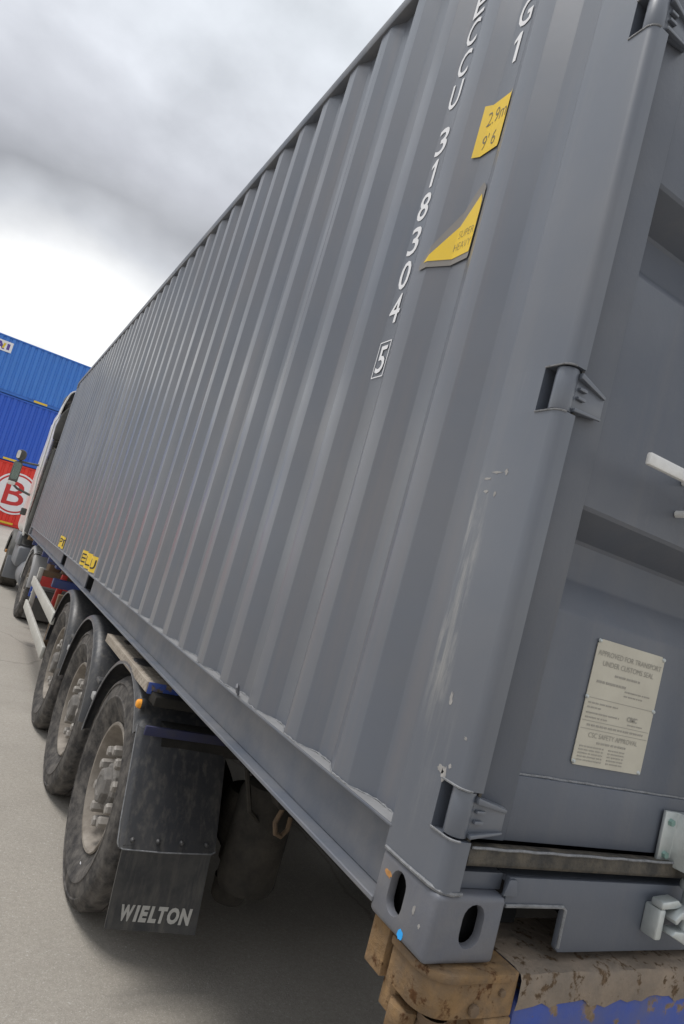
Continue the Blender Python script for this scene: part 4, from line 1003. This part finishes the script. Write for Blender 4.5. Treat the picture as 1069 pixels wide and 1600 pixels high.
MB().prism([(-.085, 1.80), (-.10, 2.05), (-.06, 2.32), (.0, 2.45), (.08, 2.5), (.16, 2.1), (.10, 1.80)], 'y', 12.60, 12.70).build('intake_cowl', m_cabdark, tk, bevel=.03)
MB().box(.10, .30, 12.58, 12.68, 1.98, 2.12).build('sticker_box', m_logo, tk, bevel=.01)
MB().tube([(-.01, 12.605, .15), (-.02, 12.6, .05), (.08, 12.6, .0), (.2, 12.6, .02)], .014, 6).build('bracket_arm', m_chas, tk)
# mirrors on the left of the cab
MX, MY = -.40, 14.35
mr_ = MB().prism(rounded(MX - .085, MX + .085, .86, 1.30, .05), 'y', MY, MY + .12).build('mirror', m_cabdark, tk, bevel=.02)
MB().prism(rounded(MX - .07, MX + .066, .92, 1.28, .04), 'y', MY - .006, MY - .0005).build('mirror_glass', m_mirror, mr_)
MB().prism(rounded(MX - .085, MX + .06, .80, .88, .03), 'y', MY - .01, MY + .10).build('mirror_cap', m_cab, mr_, bevel=.012)
MB().prism(rounded(MX - .09, MX + .10, 1.33, 1.555, .09), 'y', MY - .01, MY + .12).build('mirror_top', m_cabdark, mr_, bevel=.03)
MB().prism(rounded(MX - .085, MX - .02, 1.36, 1.53, .03), 'y', MY - .016, MY - .0105).build('mirror_glass', m_cab, mr_)
MB().tube([(MX, MY + .05, 1.31), (MX + .15, MY + .02, 1.32), (-.02, MY - .1, 1.34)], .022, 8).build('mirror_arm', m_cabdark, tk)
MB().tube([(MX, MY + .05, .84), (MX + .12, MY + .02, .76), (-.02, MY - .1, .70)], .024, 8).build('mirror_arm', m_cabdark, tk)
MB().box(-.135, -.03, 13.62, 13.70, .28, .42).build('door_grab', m_cabdark, tk, bevel=.02)
MB().box(-.15, -.10, 13.9, 13.98, -.52, -.46).build('side_lamp', m_orust, tk, bevel=.01)

tk.rotation_euler.z = R(1.6)         # the tractor stands slightly turned
# ------------------------------------------------------------------ stacked containers behind
def stack_container(z0, h, col, rail_col, label, tag):
    X0, X1, Y0, D = -8.9, 3.292, STY, 2.438
    r = empty('stacked_container', ((X0 + X1) / 2, Y0 + D / 2, z0), label, 'container', 'containers stacked behind the truck')
    mp_ = mat(tag + '_paint', col, 0.45, dirt=tuple(v * .8 + .02 for v in col), dirt_amt=0.35, dscale=.7, streak=.2, streak_col=tuple(v * .75 + .03 for v in col), var=.06, vscale=.4)
    mr2 = mat(tag + '_rail', rail_col, 0.5, dirt=tuple(v * .6 for v in rail_col), dirt_amt=0.4, dscale=2, var=.06)
    # corrugated front sheet with narrow deep folds
    P_ = .278; x = X0 + .16; pts = [(x, .015)]
    while x < X1 - .16 - P_:
        pts += [(x + .105, .015), (x + .135, .055), (x + .215, .055), (x + .245, .015)]; x += P_
    pts.append((X1 - .16, .015)); n4 = len(pts)
    MB().add([(x_, Y0 + d_, z_) for z_ in (z0 + .16, z0 + h - .08) for (x_, d_) in pts], [(i, i + 1, n4 + i + 1, n4 + i) for i in range(n4 - 1)]).build('side_panel', mp_, r, recalc=False, ang=20)
    MB().box(X0 + .17, X1 - .17, Y0 - .004, Y0 + .06, z0 + h - .085, z0 + h - .012).build('top_rail', mr2, r, bevel=.01)
    MB().box(X0 + .17, X1 - .17, Y0 - .004, Y0 + .02, z0 + .145, z0 + .17).build('bottom_flange', mr2, r)
    br2 = MB(); br2.box(X0 + .17, X1 - .17, Y0 + .012, Y0 + .05, z0 + .045, z0 + .1449); br2.box(X0 + .17, X1 - .17, Y0 - .004, Y0 + .05, z0 + .022, z0 + .0449)
    br2.build('bottom_rail', mr2, r)
    for x_ in (X0 + .003, X1 - .163):
        MB().box(x_, x_ + .16, Y0 + .003, Y0 + .15, z0 + .119, z0 + h - .119).build('corner_post', mr2, r, bevel=.01)
        for z_ in (z0 + .001, z0 + h - .119): MB().box(x_ - .003, x_ + .160, Y0 - .006, Y0 + .17, z_, z_ + .118).build('corner_casting', mr2, r, bevel=.01)
    MB().box(X0 + .05, X1 - .05, Y0 + .16, Y0 + D - .02, z0 + .002, z0 + h + .006).build('body', mp_, r)
    return r
H1, H2, H3 = 2.90, 2.93, 2.60
red = stack_container(STZ, H1, (0.74, 0.040, 0.024), (0.66, 0.036, 0.022), 'red container with white circled B, lowest of the stack behind the truck', 'red')
blu = stack_container(STZ + H1 + .01, H2, (0.022, 0.105, 0.56), (0.025, 0.115, 0.54), 'deep blue container in the middle of the stack behind the truck', 'deep_blue')
top = stack_container(STZ + H1 + H2 + .02, H3, (0.045, 0.195, 0.62), (0.036, 0.16, 0.56), 'lighter blue container with white logo panel, topmost of the stack', 'light_blue')
def disc(b_, cx, cz, r0, r1, y, n=64):
    if r0 <= 0:
        b_.add([(cx + r1 * math.cos(2 * math.pi * i / n), y, cz + r1 * math.sin(2 * math.pi * i / n)) for i in range(n)], [tuple(range(n))])
    else:
        b_.add([(cx + r_ * math.cos(2 * math.pi * i / n), y, cz + r_ * math.sin(2 * math.pi * i / n)) for r_ in (r0, r1) for i in range(n)], [(i, (i + 1) % n, n + (i + 1) % n, n + i) for i in range(n)])
m_logored = mat('logo_red', (0.55, 0.03, 0.03), 0.5, var=.04)
m_purple = mat('logo_purple', (0.10, 0.06, 0.32), 0.5); m_lyel = mat('logo_yellow', (0.75, 0.55, 0.03), 0.5)
BX, BZ = .315, .735
b4 = MB().lathe([(STY - .004, .001), (STY - .004, .975), (STY + .012, .980)], (BX, 0, BZ), 64, 'y'); lg = b4.build('round_logo', m_white, red, recalc=False)
b4 = MB(); disc(b4, BX, BZ, .83, .905, STY - .008); b4.build('logo_ring', m_logored, lg, recalc=False)
gv, gf = glyphs('B', 1.62, .012, 0, 1.15); MB().add([(BX - .02 + p[0], STY - .010, BZ + p[1]) for p in gv], gf).build('logo_letter', m_logored, lg, recalc=False)
pn = MB().box(-3.0, -1.74, STY - .006, STY + .014, 6.88, 7.36).build('logo_panel', m_white, top)
gv, gf = glyphs('A', .44, .02, 0, 1.3); MB().add([(-2.27 + p[0], STY - .009, 7.12 + p[1]) for p in gv], gf).build('logo_letter', m_purple, pn, recalc=False)
MB().prism([(-2.16, 7.0), (-2.08, 7.0), (-2.02, 7.25), (-2.12, 7.25)], 'y', STY - .012, STY - .0095).build('logo_stroke', m_lyel, pn)
MB().box(-1.97, -1.85, STY - .012, STY - .0065, 6.98, 7.26).build('logo_letter', m_purple, pn)
for r_, z_, xs2 in ((top, STZ + H1 + H2 + .02 + .095, (.11,)), (blu, STZ + H1 + .01 + .095, (-.35,)), (red, STZ + .15, (.18,))):
    for x_ in xs2: MB().box(x_ - .30 if r_ is not red else x_ - .7, x_ + .30 if r_ is not red else x_ + .45, STY - .012, STY - .0045 if r_ is not red else STY - .0045, z_ - .045, z_ + .045).build('yellow_mark', m_yellow, r_)
